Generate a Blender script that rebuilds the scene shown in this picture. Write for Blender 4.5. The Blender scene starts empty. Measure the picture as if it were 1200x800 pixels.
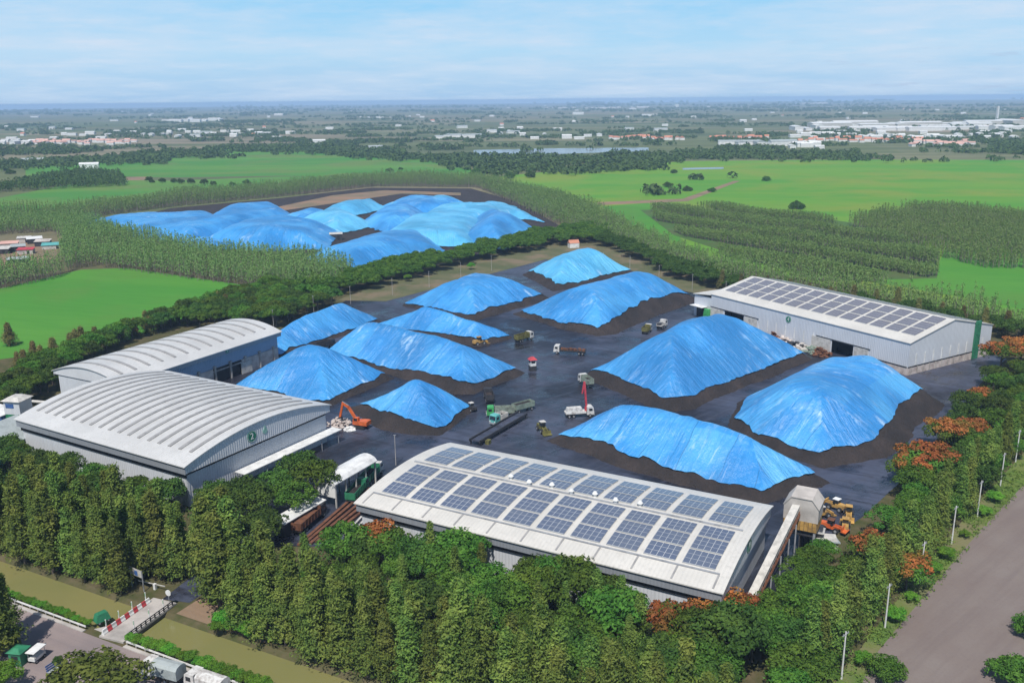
import bpy, bmesh, math, random
import numpy as np
from mathutils import Matrix, Vector
random.seed(7); RNG = np.random.default_rng(7)
S = bpy.context.scene
COL = S.collection
PI = math.pi
# ------------------------------------------------------------------ camera
H = 90.0; FP = 1050.0; PITCH = math.atan(283.0/FP); ROLL = math.radians(0.57)
_c, _s = math.cos(ROLL), math.sin(ROLL); _cp, _sp = math.cos(PITCH), math.sin(PITCH)
def ray(px, py):
    x = (px-600)/FP; y = -(py-400)/FP
    xr = x*_c+y*_s; yu = -x*_s+y*_c
    return (xr, _cp+yu*_sp, -_sp+yu*_cp)
def G(px, py, z=0.0):
    """point of the place (metres) seen at a photo position, at height z"""
    d = ray(px, py); t = (z-H)/d[2]
    return (d[0]*t, d[1]*t)
cam = bpy.data.cameras.new("camera"); co = bpy.data.objects.new("camera", cam); COL.objects.link(co)
cam.sensor_width = 36; cam.lens = FP/1200*36; cam.clip_end = 80000; cam.clip_start = 1
_r = Vector((_c, -_s*_sp, -_s*_cp)); _f = Vector((0, _cp, -_sp)); _u = _r.cross(_f)
co.matrix_world = Matrix(((_r.x, _u.x, -_f.x, 0), (_r.y, _u.y, -_f.y, 0), (_r.z, _u.z, -_f.z, H), (0, 0, 0, 1)))
S.camera = co
# ------------------------------------------------------------------ materials
def newmat(name):
    m = bpy.data.materials.new(name); m.use_nodes = True
    nt = m.node_tree; b = nt.nodes['Principled BSDF']
    return m, nt, b
def N(nt, t, **kw):
    n = nt.nodes.new(t)
    for k, v in kw.items():
        if k.startswith('i_'):
            key = k[2:]; key = int(key) if key.isdigit() else key
            n.inputs[key].default_value = v
        else: setattr(n, k, v)
    return n
def L(nt, a, b): nt.links.new(a, b)
def math_n(nt, op, a, b=None, clamp=False):
    n = N(nt, 'ShaderNodeMath', operation=op, use_clamp=clamp)
    for i, v in enumerate((a, b)):
        if v is None: continue
        if isinstance(v, (int, float)): n.inputs[i].default_value = v
        else: L(nt, v, n.inputs[i])
    return n.outputs[0]
def mixc(nt, fac, a, b, mode='MIX'):
    n = N(nt, 'ShaderNodeMix', data_type='RGBA', blend_type=mode)
    for sock, v in ((n.inputs[0], fac), (n.inputs[6], a), (n.inputs[7], b)):
        if isinstance(v, (int, float)): sock.default_value = v
        elif isinstance(v, tuple): sock.default_value = (*v, 1)
        else: L(nt, v, sock)
    return n.outputs[2]
def noise(nt, vec, scale, detail=4, rough=.55):
    n = N(nt, 'ShaderNodeTexNoise'); n.inputs['Scale'].default_value = scale
    n.inputs['Detail'].default_value = detail; n.inputs['Roughness'].default_value = rough
    if vec is not None: L(nt, vec, n.inputs['Vector'])
    return n.outputs['Fac']
def ramp(nt, fac, a, b):
    n = N(nt, 'ShaderNodeMapRange'); n.inputs[1].default_value = a; n.inputs[2].default_value = b
    L(nt, fac, n.inputs[0]); return n.outputs[0]
def pos(nt, sx=1, sy=1, sz=1, rot=0):
    g = N(nt, 'ShaderNodeNewGeometry'); m = N(nt, 'ShaderNodeMapping'); m.vector_type = 'POINT'
    m.inputs['Scale'].default_value = (sx, sy, sz); 
    if rot:
        v = N(nt, 'ShaderNodeVectorRotate', rotation_type='Z_AXIS'); v.inputs['Angle'].default_value = rot
        L(nt, g.outputs['Position'], v.inputs['Vector']); L(nt, v.outputs[0], m.inputs['Vector'])
    else: L(nt, g.outputs['Position'], m.inputs['Vector'])
    return m.outputs[0]
def objc(nt, sx=1, sy=1, sz=1):
    g = N(nt, 'ShaderNodeTexCoord'); m = N(nt, 'ShaderNodeMapping'); m.inputs['Scale'].default_value = (sx, sy, sz)
    L(nt, g.outputs['Object'], m.inputs['Vector']); return m.outputs[0]
def bump(nt, b, h, dist, strength=1):
    n = N(nt, 'ShaderNodeBump'); n.inputs['Distance'].default_value = dist; n.inputs['Strength'].default_value = strength
    L(nt, h, n.inputs['Height']); L(nt, n.outputs[0], b.inputs['Normal'])
def paint(name, c, rough=.55, var=.25, scale=.6, metal=0.0, dirt=None, spec=.5):
    """weathered paint / metal / concrete: colour with grime patches"""
    m, nt, b = newmat(name)
    v = pos(nt); f = noise(nt, v, scale, 5, .6)
    d = dirt or tuple(x*(1-var*1.6) for x in c)
    k = ramp(nt, f, .42, .75)
    col = mixc(nt, k, c, d); L(nt, col, b.inputs['Base Color'])
    b.inputs['Roughness'].default_value = rough; b.inputs['Metallic'].default_value = metal
    b.inputs['Specular IOR Level'].default_value = spec
    return m
def sheetmetal(name, c, axis='x', pitch=.9, depth=.05, rough=.42, var=.12, streak=.2):
    """corrugated sheet: real ribs as bump along one local axis, rain streaks of dirt"""
    m, nt, b = newmat(name)
    o = objc(nt); sep = N(nt, 'ShaderNodeSeparateXYZ'); L(nt, o, sep.inputs[0])
    a = sep.outputs['X' if axis == 'x' else 'Y']
    w = math_n(nt, 'SINE', math_n(nt, 'MULTIPLY', a, 2*PI/pitch))
    bump(nt, b, w, depth, .6)
    st = noise(nt, objc(nt, 1.3, 1.3, .05), 1.0, 4, .65)
    bl = noise(nt, objc(nt), .09, 4, .6)
    col = mixc(nt, ramp(nt, st, .5, .8), c, tuple(x*(1-streak*1.6) for x in c))
    col = mixc(nt, ramp(nt, bl, .4, .7), col, tuple(x*(1-var) for x in c))
    L(nt, col, b.inputs['Base Color']); b.inputs['Roughness'].default_value = rough
    return m
def foliage(name, a, b_, c_, trans=.28, g_=1.75, hue=.05):
    a, b_, c_ = [tuple(min(.9, x*g_) for x in q) for q in (a, b_, c_)]
    m, nt, b = newmat(name)
    g = N(nt, 'ShaderNodeNewGeometry'); oi = N(nt, 'ShaderNodeObjectInfo')
    col = mixc(nt, g.outputs['Random Per Island'], a, b_)
    n2 = noise(nt, pos(nt), .22, 3, .6)
    col = mixc(nt, math_n(nt, 'MULTIPLY', ramp(nt, n2, .45, .7), .65), col, c_)
    hs = N(nt, 'ShaderNodeHueSaturation')
    L(nt, math_n(nt, 'ADD', math_n(nt, 'MULTIPLY', oi.outputs['Random'], hue), .5-hue/2), hs.inputs['Hue'])
    L(nt, math_n(nt, 'ADD', math_n(nt, 'MULTIPLY', oi.outputs['Random'], .6), .7), hs.inputs['Value'])
    hs.inputs['Saturation'].default_value = 1.0
    L(nt, col, hs.inputs['Color']); L(nt, hs.outputs[0], b.inputs['Base Color'])
    b.inputs['Roughness'].default_value = .75; b.inputs['Specular IOR Level'].default_value = .15
    t = N(nt, 'ShaderNodeBsdfTranslucent'); L(nt, hs.outputs[0], t.inputs['Color'])
    mx = N(nt, 'ShaderNodeMixShader'); mx.inputs[0].default_value = trans
    L(nt, b.outputs[0], mx.inputs[1]); L(nt, t.outputs[0], mx.inputs[2])
    L(nt, mx.outputs[0], nt.nodes['Material Output'].inputs['Surface'])
    return m
M = {}
M['white'] = paint('white_paint', (.72, .72, .70), .45, .22, .5)
M['offwhite'] = paint('grimy_white', (.55, .53, .49), .6, .3, .7)
M['dustwhite'] = paint('dusty_white', (.62, .61, .58), .5, .3, 1.1, dirt=(.22, .19, .17)); M['dustgrey'] = paint('dusty_grey_green', (.24, .29, .24), .6, .35, 1.0, dirt=(.07, .07, .06))
M['grey'] = paint('grey_steel', (.30, .31, .33), .5, .3, .6)
M['dark'] = paint('dark_steel', (.04, .04, .045), .6, .3, .8)
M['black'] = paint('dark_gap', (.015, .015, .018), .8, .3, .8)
M['rubber'] = paint('tyre_rubber', (.022, .022, .023), .85, .3, 1)
M['glass'] = paint('dark_glass', (.02, .025, .03), .08, .1, 1)
M['green'] = paint('green_paint', (.03, .20, .10), .5, .3, .8)
M['lime'] = paint('bright_green_paint', (.06, .36, .10), .45, .25, .8)
M['teal'] = paint('teal_paint', (.12, .42, .40), .45, .25, .8)
M['olive'] = paint('olive_paint', (.15, .14, .04), .55, .4, .9)
M['yellow'] = paint('machine_yellow', (.50, .30, .08), .5, .4, .8, dirt=(.14, .09, .05))
M['orange'] = paint('machine_orange', (.62, .13, .03), .45, .35, .6)
M['red'] = paint('red_paint', (.48, .05, .06), .45, .25, .8)
M['blue'] = paint('blue_paint', (.05, .12, .32), .45, .25, .8)
M['greybed'] = paint('grey_green_bed', (.24, .30, .24), .5, .35, .8)
M['tarpgrey'] = paint('grey_canvas', (.34, .38, .38), .7, .2, .8)
M['rust'] = paint('rusty_steel', (.16, .065, .032), .85, .45, .7)
M['concrete'] = paint('concrete', (.42, .39, .36), .85, .3, .25)
M['plinth'] = paint('stained_concrete', (.52, .46, .42), .85, .35, .5, dirt=(.26, .2, .18))
M['roofsheet'] = sheetmetal('roof_sheet', (.54, .54, .53), 'x', .8, .04, .45, .18, .16)
M['roofsheet1'] = sheetmetal('roof_sheet_warm', (.60, .58, .535), 'x', .8, .04, .45, .16, .16)
M['wallsheet'] = sheetmetal('wall_sheet', (.58, .60, .63), 'x', .7, .05, .45, .10, .12)
M['wallsheet_y'] = sheetmetal('wall_sheet_y', (.58, .60, .63), 'y', .7, .05, .45, .10, .12)
M['wallgrey'] = sheetmetal('wall_sheet_grey', (.40, .42, .46), 'x', .7, .05, .45, .10, .10)
M['wallgrey_y'] = sheetmetal('wall_sheet_grey_y', (.62, .63, .65), 'y', .7, .05, .45, .10, .08)
M['wallshade'] = sheetmetal('wall_sheet_shade', (.25, .33, .45), 'x', .7, .05, .45, .10, .10)  # wall sheet darkened and blued: shade of the deep eave in the colour
M['fascia'] = sheetmetal('fascia_sheet', (.25, .265, .29), 'x', .7, .04, .45, .10, .12)
M['rib'] = paint('translucent_strip', (.31, .305, .30), .5, .2, .5)
M['signgreen'] = paint('sign_green', (.015, .17, .10), .4, .1, 1)
M['signpale'] = paint('sign_pale_green', (.25, .45, .38), .4, .1, 1)
M['bark'] = paint('bark', (.10, .08, .065), .9, .3, 2)
M['palebark'] = paint('pale_bark', (.24, .21, .18), .9, .3, 2)
M['pole'] = paint('pole_concrete', (.62, .62, .60), .8, .15, 1)
M['terracotta'] = paint('terracotta_roof', (.52, .22, .14), .8, .25, .02)
M['pinkroof'] = paint('pink_tile_roof', (.60, .36, .30), .8, .25, .02)
M['hutwall'] = paint('hut_wall', (.50, .46, .42), .8, .3, .2)
M['casu'] = foliage('casuarina_foliage', (.084, .120, .020), (.030, .056, .013), (.142, .160, .034), .2, 1.85)
M['broad'] = foliage('broadleaf_foliage', (.054, .108, .014), (.024, .058, .009), (.095, .150, .020))
M['dbroad'] = foliage('dark_broadleaf_foliage', (.036, .072, .012), (.018, .042, .009), (.062, .100, .017), .28, 1.95)
M['lime_leaf'] = foliage('lime_foliage', (.13, .30, .03), (.06, .18, .02), (.20, .36, .04), .28, 1.1)
M['olive_leaf'] = foliage('olive_foliage', (.12, .17, .03), (.06, .10, .02), (.17, .21, .04), .28, 1.3)
M['blossom'] = foliage('flame_blossom', (.42, .130, .042), (.26, .095, .03), (.08, .12, .02), .28, 1.15, .012)
M['drycasu'] = foliage('dry_casuarina_foliage', (.130, .120, .040), (.06, .07, .022), (.16, .12, .05))
M['plant'] = foliage('plantation_foliage', (.096, .142, .042), (.058, .096, .028), (.122, .154, .052), .28, 1.95)
M['farleaf'] = foliage('far_foliage', (.050, .085, .024), (.026, .050, .016), (.075, .105, .030))
def tarpmat(name, c, light, wear_glint):
    m, nt, b = newmat(name)
    uv = N(nt, 'ShaderNodeUVMap'); uv.uv_map = 'UVMap'
    sep = N(nt, 'ShaderNodeSeparateXYZ'); L(nt, uv.outputs[0], sep.inputs[0]); u, v = sep.outputs[0], sep.outputs[1]
    def vec(a, b_, off=0):
        cmb = N(nt, 'ShaderNodeCombineXYZ'); L(nt, math_n(nt, 'MULTIPLY', u, a), cmb.inputs[0]); L(nt, math_n(nt, 'MULTIPLY', v, b_), cmb.inputs[1])
        cmb.inputs[2].default_value = off; return cmb.outputs[0]
    su = math_n(nt, 'DIVIDE', math_n(nt, 'ADD', u, math_n(nt, 'MULTIPLY', noise(nt, pos(nt), .04, 2), 9.0)), 11.0)
    wn = N(nt, 'ShaderNodeTexWhiteNoise', noise_dimensions='2D'); cb = N(nt, 'ShaderNodeCombineXYZ')
    L(nt, math_n(nt, 'FLOOR', su), cb.inputs[0]); L(nt, math_n(nt, 'FLOOR', math_n(nt, 'DIVIDE', v, 14.0)), cb.inputs[1]); L(nt, cb.outputs[0], wn.inputs['Vector'])
    big = noise(nt, pos(nt), .045, 3, .5); m2 = noise(nt, pos(nt), .06, 3, .55)
    col = mixc(nt, math_n(nt, 'MULTIPLY', ramp(nt, wn.outputs['Value'], .35, 1.0), .45), c, light)
    col = mixc(nt, math_n(nt, 'MULTIPLY', ramp(nt, big, .44, .62), .75), col, tuple(x*.70 for x in c))
    col = mixc(nt, math_n(nt, 'MULTIPLY', ramp(nt, big, .50, .34), .45), col, light)
    s3 = noise(nt, vec(.8, .10, 5), 1.0, 5, .65)
    col = mixc(nt, math_n(nt, 'MULTIPLY', ramp(nt, s3, .5, .75), .35), col, tuple(x*.68 for x in c))
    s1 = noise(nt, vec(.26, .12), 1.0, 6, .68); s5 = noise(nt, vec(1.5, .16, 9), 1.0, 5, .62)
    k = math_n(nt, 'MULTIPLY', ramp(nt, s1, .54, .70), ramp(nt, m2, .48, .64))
    col = mixc(nt, math_n(nt, 'MULTIPLY', k, wear_glint*.9), col, (.50, .68, .84))  # white streaks: wrinkle glints painted into the colour along with worn patches
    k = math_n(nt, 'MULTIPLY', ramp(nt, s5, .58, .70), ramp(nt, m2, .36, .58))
    col = mixc(nt, math_n(nt, 'MULTIPLY', k, wear_glint*.45), col, (.62, .74, .84))
    seam = math_n(nt, 'LESS_THAN', math_n(nt, 'FRACT', su), .02)
    col = mixc(nt, math_n(nt, 'MULTIPLY', seam, .65), col, tuple(x*.5 for x in c))
    L(nt, col, b.inputs['Base Color'])
    L(nt, math_n(nt, 'ADD', .27, math_n(nt, 'MULTIPLY', big, .2)), b.inputs['Roughness'])
    s2 = noise(nt, vec(.6, .09, 3), 1.0, 6, .65); s4 = noise(nt, pos(nt), .28, 5, .6)
    h = math_n(nt, 'ADD', s2, math_n(nt, 'MULTIPLY', s4, .8))
    bump(nt, b, h, 1.0, .8)
    return m
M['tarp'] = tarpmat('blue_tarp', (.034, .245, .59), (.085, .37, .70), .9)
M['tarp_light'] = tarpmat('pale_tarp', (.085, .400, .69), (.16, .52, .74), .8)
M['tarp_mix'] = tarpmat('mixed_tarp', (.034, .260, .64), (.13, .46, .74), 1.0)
def coalmat():
    m, nt, b = newmat('coal')
    a = noise(nt, pos(nt), .12, 6, .65); d = noise(nt, pos(nt), 1.4, 6, .7)
    col = mixc(nt, ramp(nt, a, .4, .7), (.020, .016, .016), (.046, .034, .031))
    col = mixc(nt, ramp(nt, d, .5, .8), col, (.012, .011, .012))
    L(nt, col, b.inputs['Base Color']); b.inputs['Roughness'].default_value = .9
    bump(nt, b, d, .8, .7); return m
M['coal'] = coalmat()
def yardmat():
    m, nt, b = newmat('yard_surface')
    a = noise(nt, pos(nt), .016, 7, .66); d = noise(nt, pos(nt), .35, 6, .7); g_ = noise(nt, pos(nt), .075, 6, .66)
    e = noise(nt, pos(nt, .035, .55, 1, .55), 1, 5, .7); t = noise(nt, pos(nt, .03, .6, 1, -.75), 1, 5, .7)
    col = mixc(nt, ramp(nt, a, .43, .57), (.012, .013, .021), (.062, .072, .110))
    col = mixc(nt, math_n(nt, 'MULTIPLY', ramp(nt, g_, .50, .62), .85), col, (.012, .012, .017))
    col = mixc(nt, math_n(nt, 'MULTIPLY', ramp(nt, e, .50, .66), .75), col, (.014, .014, .020))
    col = mixc(nt, math_n(nt, 'MULTIPLY', ramp(nt, t, .52, .70), .6), col, (.070, .078, .108))
    col = mixc(nt, math_n(nt, 'MULTIPLY', ramp(nt, d, .52, .75), .55), col, (.032, .026, .026))
    L(nt, col, b.inputs['Base Color'])
    L(nt, math_n(nt, 'ADD', math_n(nt, 'MULTIPLY', ramp(nt, g_, .62, .48), .36), .16), b.inputs['Roughness'])
    bump(nt, b, math_n(nt, 'ADD', d, e), .2, .5); return m
M['yard'] = yardmat()
def roadmat(name, c, c2, patch, rot):
    m, nt, b = newmat(name)
    a = noise(nt, pos(nt), .06, 5, .6); d = noise(nt, pos(nt), 1.6, 5, .7); e = noise(nt, pos(nt, .03, .5, 1, rot), 1, 4, .6)
    col = mixc(nt, ramp(nt, a, .38, .66), c, c2)
    col = mixc(nt, math_n(nt, 'MULTIPLY', ramp(nt, e, .45, .7), .55), col, patch)
    col = mixc(nt, math_n(nt, 'MULTIPLY', ramp(nt, d, .5, .75), .25), col, tuple(x*.6 for x in c))
    L(nt, col, b.inputs['Base Color']); b.inputs['Roughness'].default_value = .85; bump(nt, b, d, .05, .5); return m
M['road'] = roadmat('road_asphalt', (.170, .134, .118), (.196, .164, .146), (.144, .113, .104), -.72)
M['froad'] = roadmat('front_road', (.27, .215, .20), (.20, .165, .16), (.17, .14, .14), .476)
def fieldmat(name, a, b_, c_, rot, sc=1.0):
    m, nt, b = newmat(name)
    n1 = noise(nt, pos(nt, .004*sc, .02*sc, 1, rot), 1, 5, .6); n2 = noise(nt, pos(nt, .05*sc, .35*sc, 1, rot), 1, 4, .6); n3 = noise(nt, pos(nt), .012*sc, 4, .6)
    col = mixc(nt, ramp(nt, n1, .42, .58), a, b_)
    col = mixc(nt, math_n(nt, 'MULTIPLY', ramp(nt, n3, .48, .62), .8), col, c_)
    col = mixc(nt, math_n(nt, 'MULTIPLY', ramp(nt, n2, .45, .8), .35), col, tuple(x*.65 for x in a))
    L(nt, col, b.inputs['Base Color']); b.inputs['Roughness'].default_value = .9; b.inputs['Specular IOR Level'].default_value = .2
    bump(nt, b, noise(nt, pos(nt), 1.5, 3), .2, .5); return m
M['rice'] = fieldmat('rice_green', (.058, .215, .024), (.078, .235, .028), (.085, .195, .030), .3)
M['rice2'] = fieldmat('rice_yellow_green', (.078, .240, .022), (.125, .258, .026), (.185, .240, .034), .05, .6)
M['rice3'] = fieldmat('rice_far_green', (.060, .200, .028), (.095, .225, .034), (.13, .185, .045), -.1, .6)
M['verge'] = fieldmat('grass_verge', (.085, .15, .03), (.13, .17, .04), (.19, .16, .09), .7, 6)
M['waste'] = fieldmat('waste_ground', (.12, .12, .06), (.085, .10, .045), (.20, .15, .10), .5, 4)
M['scrub'] = fieldmat('scrub_grass', (.055, .120, .028), (.075, .135, .034), (.085, .105, .040), .6, 3)
M['bare'] = fieldmat('bare_earth', (.26, .17, .11), (.20, .15, .10), (.16, .14, .08), .5, 3)
M['pond'] = paint('pond_surface', (.22, .24, .24), .2, .2, .01)
def groundmat():
    m, nt, b = newmat('ground')
    vo = N(nt, 'ShaderNodeTexVoronoi'); vo.inputs['Scale'].default_value = 1; L(nt, pos(nt, .0016, .0042, 0, .25), vo.inputs['Vector'])
    cr = N(nt, 'ShaderNodeValToRGB'); e = cr.color_ramp.elements
    e[0].color = (.115, .140, .060, 1); e[1].color = (.23, .19, .135, 1); e[1].position = 1
    for p, c in ((.25, (.14, .155, .072, 1)), (.45, (.185, .165, .105, 1)), (.6, (.085, .120, .050, 1)), (.8, (.20, .19, .11, 1))):
        x = cr.color_ramp.elements.new(p); x.color = c
    sp = N(nt, 'ShaderNodeSeparateColor'); L(nt, vo.outputs['Color'], sp.inputs[0]); L(nt, sp.outputs[0], cr.inputs[0])
    n1 = noise(nt, pos(nt, .003, .012, 1), 1, 6, .65)
    col = mixc(nt, math_n(nt, 'MULTIPLY', ramp(nt, n1, .45, .62), .6), cr.outputs[0], (.055, .082, .034))
    # near the camera: leaf litter and low weeds under the trees
    ln = N(nt, 'ShaderNodeVectorMath', operation='LENGTH'); L(nt, pos(nt), ln.inputs[0])
    near = noise(nt, pos(nt), .3, 6, .65)
    nc = mixc(nt, ramp(nt, near, .35, .7), (.055, .065, .022), (.12, .095, .055))
    col = mixc(nt, ramp(nt, ln.outputs['Value'], 450, 900), nc, col)
    L(nt, col, b.inputs['Base Color']); b.inputs['Roughness'].default_value = .95; b.inputs['Specular IOR Level'].default_value = .1
    return m
M['ground'] = groundmat()
def watermat():
    m, nt, b = newmat('canal_water')
    a = noise(nt, pos(nt), .05, 4)
    L(nt, mixc(nt, ramp(nt, a, .35, .7), (.20, .185, .070), (.17, .170, .062)), b.inputs['Base Color'])
    b.inputs['Roughness'].default_value = .14; b.inputs['Specular IOR Level'].default_value = .35
    bump(nt, b, noise(nt, pos(nt), 1.2, 3), .03, .4); return m
M['water'] = watermat()
def solarmat(name='solar_cells', cc=(.090, .115, .175), cd=(.15, .17, .20)):
    m, nt, b = newmat(name)
    uv = N(nt, 'ShaderNodeUVMap'); uv.uv_map = 'UVMap'
    sep = N(nt, 'ShaderNodeSeparateXYZ'); L(nt, uv.outputs[0], sep.inputs[0])
    def line(s, n, w):
        f = math_n(nt, 'FRACT', math_n(nt, 'MULTIPLY', s, n))
        return math_n(nt, 'LESS_THAN', f, w)
    g = math_n(nt, 'MAXIMUM', line(sep.outputs[0], 5, .09), line(sep.outputs[1], 3, .06))
    fine = math_n(nt, 'MAXIMUM', line(sep.outputs[0], 20, .12), line(sep.outputs[1], 18, .12))
    col = mixc(nt, math_n(nt, 'MULTIPLY', fine, .4), cc, tuple(x*1.6+.04 for x in cc))
    col = mixc(nt, g, col, (.42, .44, .46))
    vn = noise(nt, pos(nt), .12, 3)
    col = mixc(nt, math_n(nt, 'MULTIPLY', ramp(nt, vn, .4, .7), .35), col, cd)
    L(nt, col, b.inputs['Base Color']); b.inputs['Roughness'].default_value = .22; return m
M['solar'] = solarmat(); M['solar_dusty'] = solarmat('dusty_solar_cells', (.125, .125, .155), (.17, .165, .18))
# ------------------------------------------------------------------ object helpers
def link(o): COL.objects.link(o); return o
def thing(name, label, cat, loc=(0, 0, 0), rz=0, group=None, scale=None):
    o = bpy.data.objects.new(name, None); link(o); o.empty_display_size = .5
    o.location = loc; o.rotation_euler = (0, 0, rz); o['label'] = label; o['category'] = cat
    if scale: o.scale = scale
    if group: o['group'] = group
    return o
def tag(o, label=None, cat=None, group=None, kind=None):
    if label: o['label'] = label
    if cat: o['category'] = cat
    if group: o['group'] = group
    if kind: o['kind'] = kind
    return o
class MB:
    def __init__(s): s.v = []; s.f = []; s.m = Matrix()
    def add(s, vs, fs):
        n = len(s.v); s.v += [tuple(s.m @ Vector(p)) for p in vs]; s.f += [tuple(i+n for i in f) for f in fs]; return s
    def box(s, cx, cy, cz, sx, sy, sz, rz=0, tilt=0, taper=1.0):
        x, y, z = sx/2, sy/2, sz/2; c, q = math.cos(rz), math.sin(rz); ct, st = math.cos(tilt), math.sin(tilt)
        vs = []
        for k in (-1, 1):
            for (i, j) in ((-1, -1), (1, -1), (1, 1), (-1, 1)):
                t = taper if k > 0 else 1
                a, b_, d = i*x*t, j*y*t, k*z
                a, d = a*ct-d*st, a*st+d*ct
                vs.append((cx+a*c-b_*q, cy+a*q+b_*c, cz+d))
        return s.add(vs, [(3, 2, 1, 0), (4, 5, 6, 7), (0, 1, 5, 4), (1, 2, 6, 5), (2, 3, 7, 6), (3, 0, 4, 7)])
    def bar(s, a, b_, r, r2=None, n=6):
        a, b_ = Vector(a), Vector(b_); d = (b_-a).normalized(); t = d.orthogonal().normalized(); w = d.cross(t); r2 = r if r2 is None else r2
        vs = [a+(t*math.cos(2*PI*i/n)+w*math.sin(2*PI*i/n))*r for i in range(n)]+[b_+(t*math.cos(2*PI*i/n)+w*math.sin(2*PI*i/n))*r2 for i in range(n)]
        fs = [(i, (i+1) % n, n+(i+1) % n, n+i) for i in range(n)]+[tuple(range(n))[::-1], tuple(range(n, 2*n))]
        return s.add(vs, fs)
    def beam(s, a, b_, w, h):
        a, b_ = Vector(a), Vector(b_); d = (b_-a).normalized(); up = Vector((0, 0, 1))
        if abs(d.z) > .99: up = Vector((1, 0, 0))
        t = d.cross(up).normalized(); q = t.cross(d)
        vs = [p+t*i*w/2+q*j*h/2 for p in (a, b_) for (i, j) in ((-1, -1), (1, -1), (1, 1), (-1, 1))]
        return s.add(vs, [(3, 2, 1, 0), (4, 5, 6, 7), (0, 1, 5, 4), (1, 2, 6, 5), (2, 3, 7, 6), (3, 0, 4, 7)])
    def prism(s, prof, y0, y1):
        """profile in x,z extruded along y"""
        n = len(prof); vs = [(x, y0, z) for x, z in prof]+[(x, y1, z) for x, z in prof]
        return s.add(vs, [(i, (i+1) % n, n+(i+1) % n, n+i) for i in range(n)]+[tuple(range(n))[::-1], tuple(range(n, 2*n))])
    def build(s, name, mat, parent=None, smooth=False):
        me = bpy.data.meshes.new(name); me.from_pydata(s.v, [], s.f); me.update()
        bm = bmesh.new(); bm.from_mesh(me); bmesh.ops.recalc_face_normals(bm, faces=bm.faces); bm.to_mesh(me); bm.free()
        if mat is not None: me.materials.append(M[mat] if isinstance(mat, str) else mat)
        if smooth:
            for p in me.polygons: p.use_smooth = True
        o = bpy.data.objects.new(name, me); link(o)
        if parent is not None: o.parent = parent
        return o
KIDS = {}
def copy_tree(o, parent=None):
    c = o.copy(); link(c)
    if parent is not None: c.parent = parent
    for ch in list(o.children): copy_tree(ch, c)
    return c
def npmesh(name, V, F, mat, uv=None, corner=False):
    me = bpy.data.meshes.new(name); k = F.shape[1]
    me.vertices.add(len(V)); me.vertices.foreach_set('co', np.ascontiguousarray(V, dtype=np.float32).ravel())
    me.loops.add(F.size); me.loops.foreach_set('vertex_index', np.ascontiguousarray(F, dtype=np.int32).ravel())
    me.polygons.add(len(F)); me.polygons.foreach_set('loop_start', np.arange(0, F.size, k, dtype=np.int32))
    if uv is not None:
        ul = me.uv_layers.new(name='UVMap'); ul.data.foreach_set('uv', np.ascontiguousarray(uv if corner else uv[F.ravel()], dtype=np.float32).ravel())
    me.materials.append(M[mat]); me.update(calc_edges=True); me.validate(); return me
def meshobj(name, me, parent=None):
    o = bpy.data.objects.new(name, me); link(o)
    if parent is not None: o.parent = parent
    return o
def leaf_quads(C, Nn, sx, sy, droop=None):
    """one rhombic leaf spray per centre, facing Nn"""
    n = len(C); Nn = Nn/np.maximum(np.linalg.norm(Nn, axis=1, keepdims=True), 1e-6)
    R = RNG.normal(size=(n, 3)) if droop is None else droop+RNG.normal(size=(n, 3))*.35
    T = np.cross(Nn, R); T /= np.maximum(np.linalg.norm(T, axis=1, keepdims=True), 1e-6); B = np.cross(Nn, T)
    sx = np.broadcast_to(np.asarray(sx, float).reshape(-1, 1), (n, 1)); sy = np.broadcast_to(np.asarray(sy, float).reshape(-1, 1), (n, 1))
    V = np.stack([C-T*sx*.5, C-B*sy*.5+T*sx*.1, C+T*sx*.5, C+B*sy*.5-T*sx*.08], 1).reshape(-1, 3)
    return V, np.arange(4*n).reshape(n, 4)
def _hash(i, j, s=0):
    h = (i.astype(np.int64)*374761393+j.astype(np.int64)*668265263+s*974711) & 0x7fffffff
    h = ((h ^ (h >> 13))*1274126177) & 0x7fffffff
    return ((h ^ (h >> 16)) & 0xffff)/65535.0
def vnoise(x, y, s=0):
    i, j = np.floor(x), np.floor(y); fx, fy = x-i, y-j; fx = fx*fx*(3-2*fx); fy = fy*fy*(3-2*fy)
    a, b_, c, d = _hash(i, j, s), _hash(i+1, j, s), _hash(i, j+1, s), _hash(i+1, j+1, s)
    return (a*(1-fx)+b_*fx)*(1-fy)+(c*(1-fx)+d*fx)*fy
def inside(p, X, Y):
    r = np.zeros(X.shape, bool); n = len(p)
    for i in range(n):
        a, b_ = p[i], p[(i+1) % n]
        r ^= ((a[1] > Y) != (b_[1] > Y)) & (X < (b_[0]-a[0])*(Y-a[1])/(b_[1]-a[1]+1e-12)+a[0])
    return r
def sheet(name, pts, z, mat, px=True):
    b = MB(); q = [(*(G(*p) if px else p), z) for p in pts]
    b.add(q, [tuple(range(len(q)))])
    o = b.build(name, mat); me = o.data
    if me.polygons[0].normal.z < 0: me.flip_normals()
    return tag(o, kind='structure')
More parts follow.
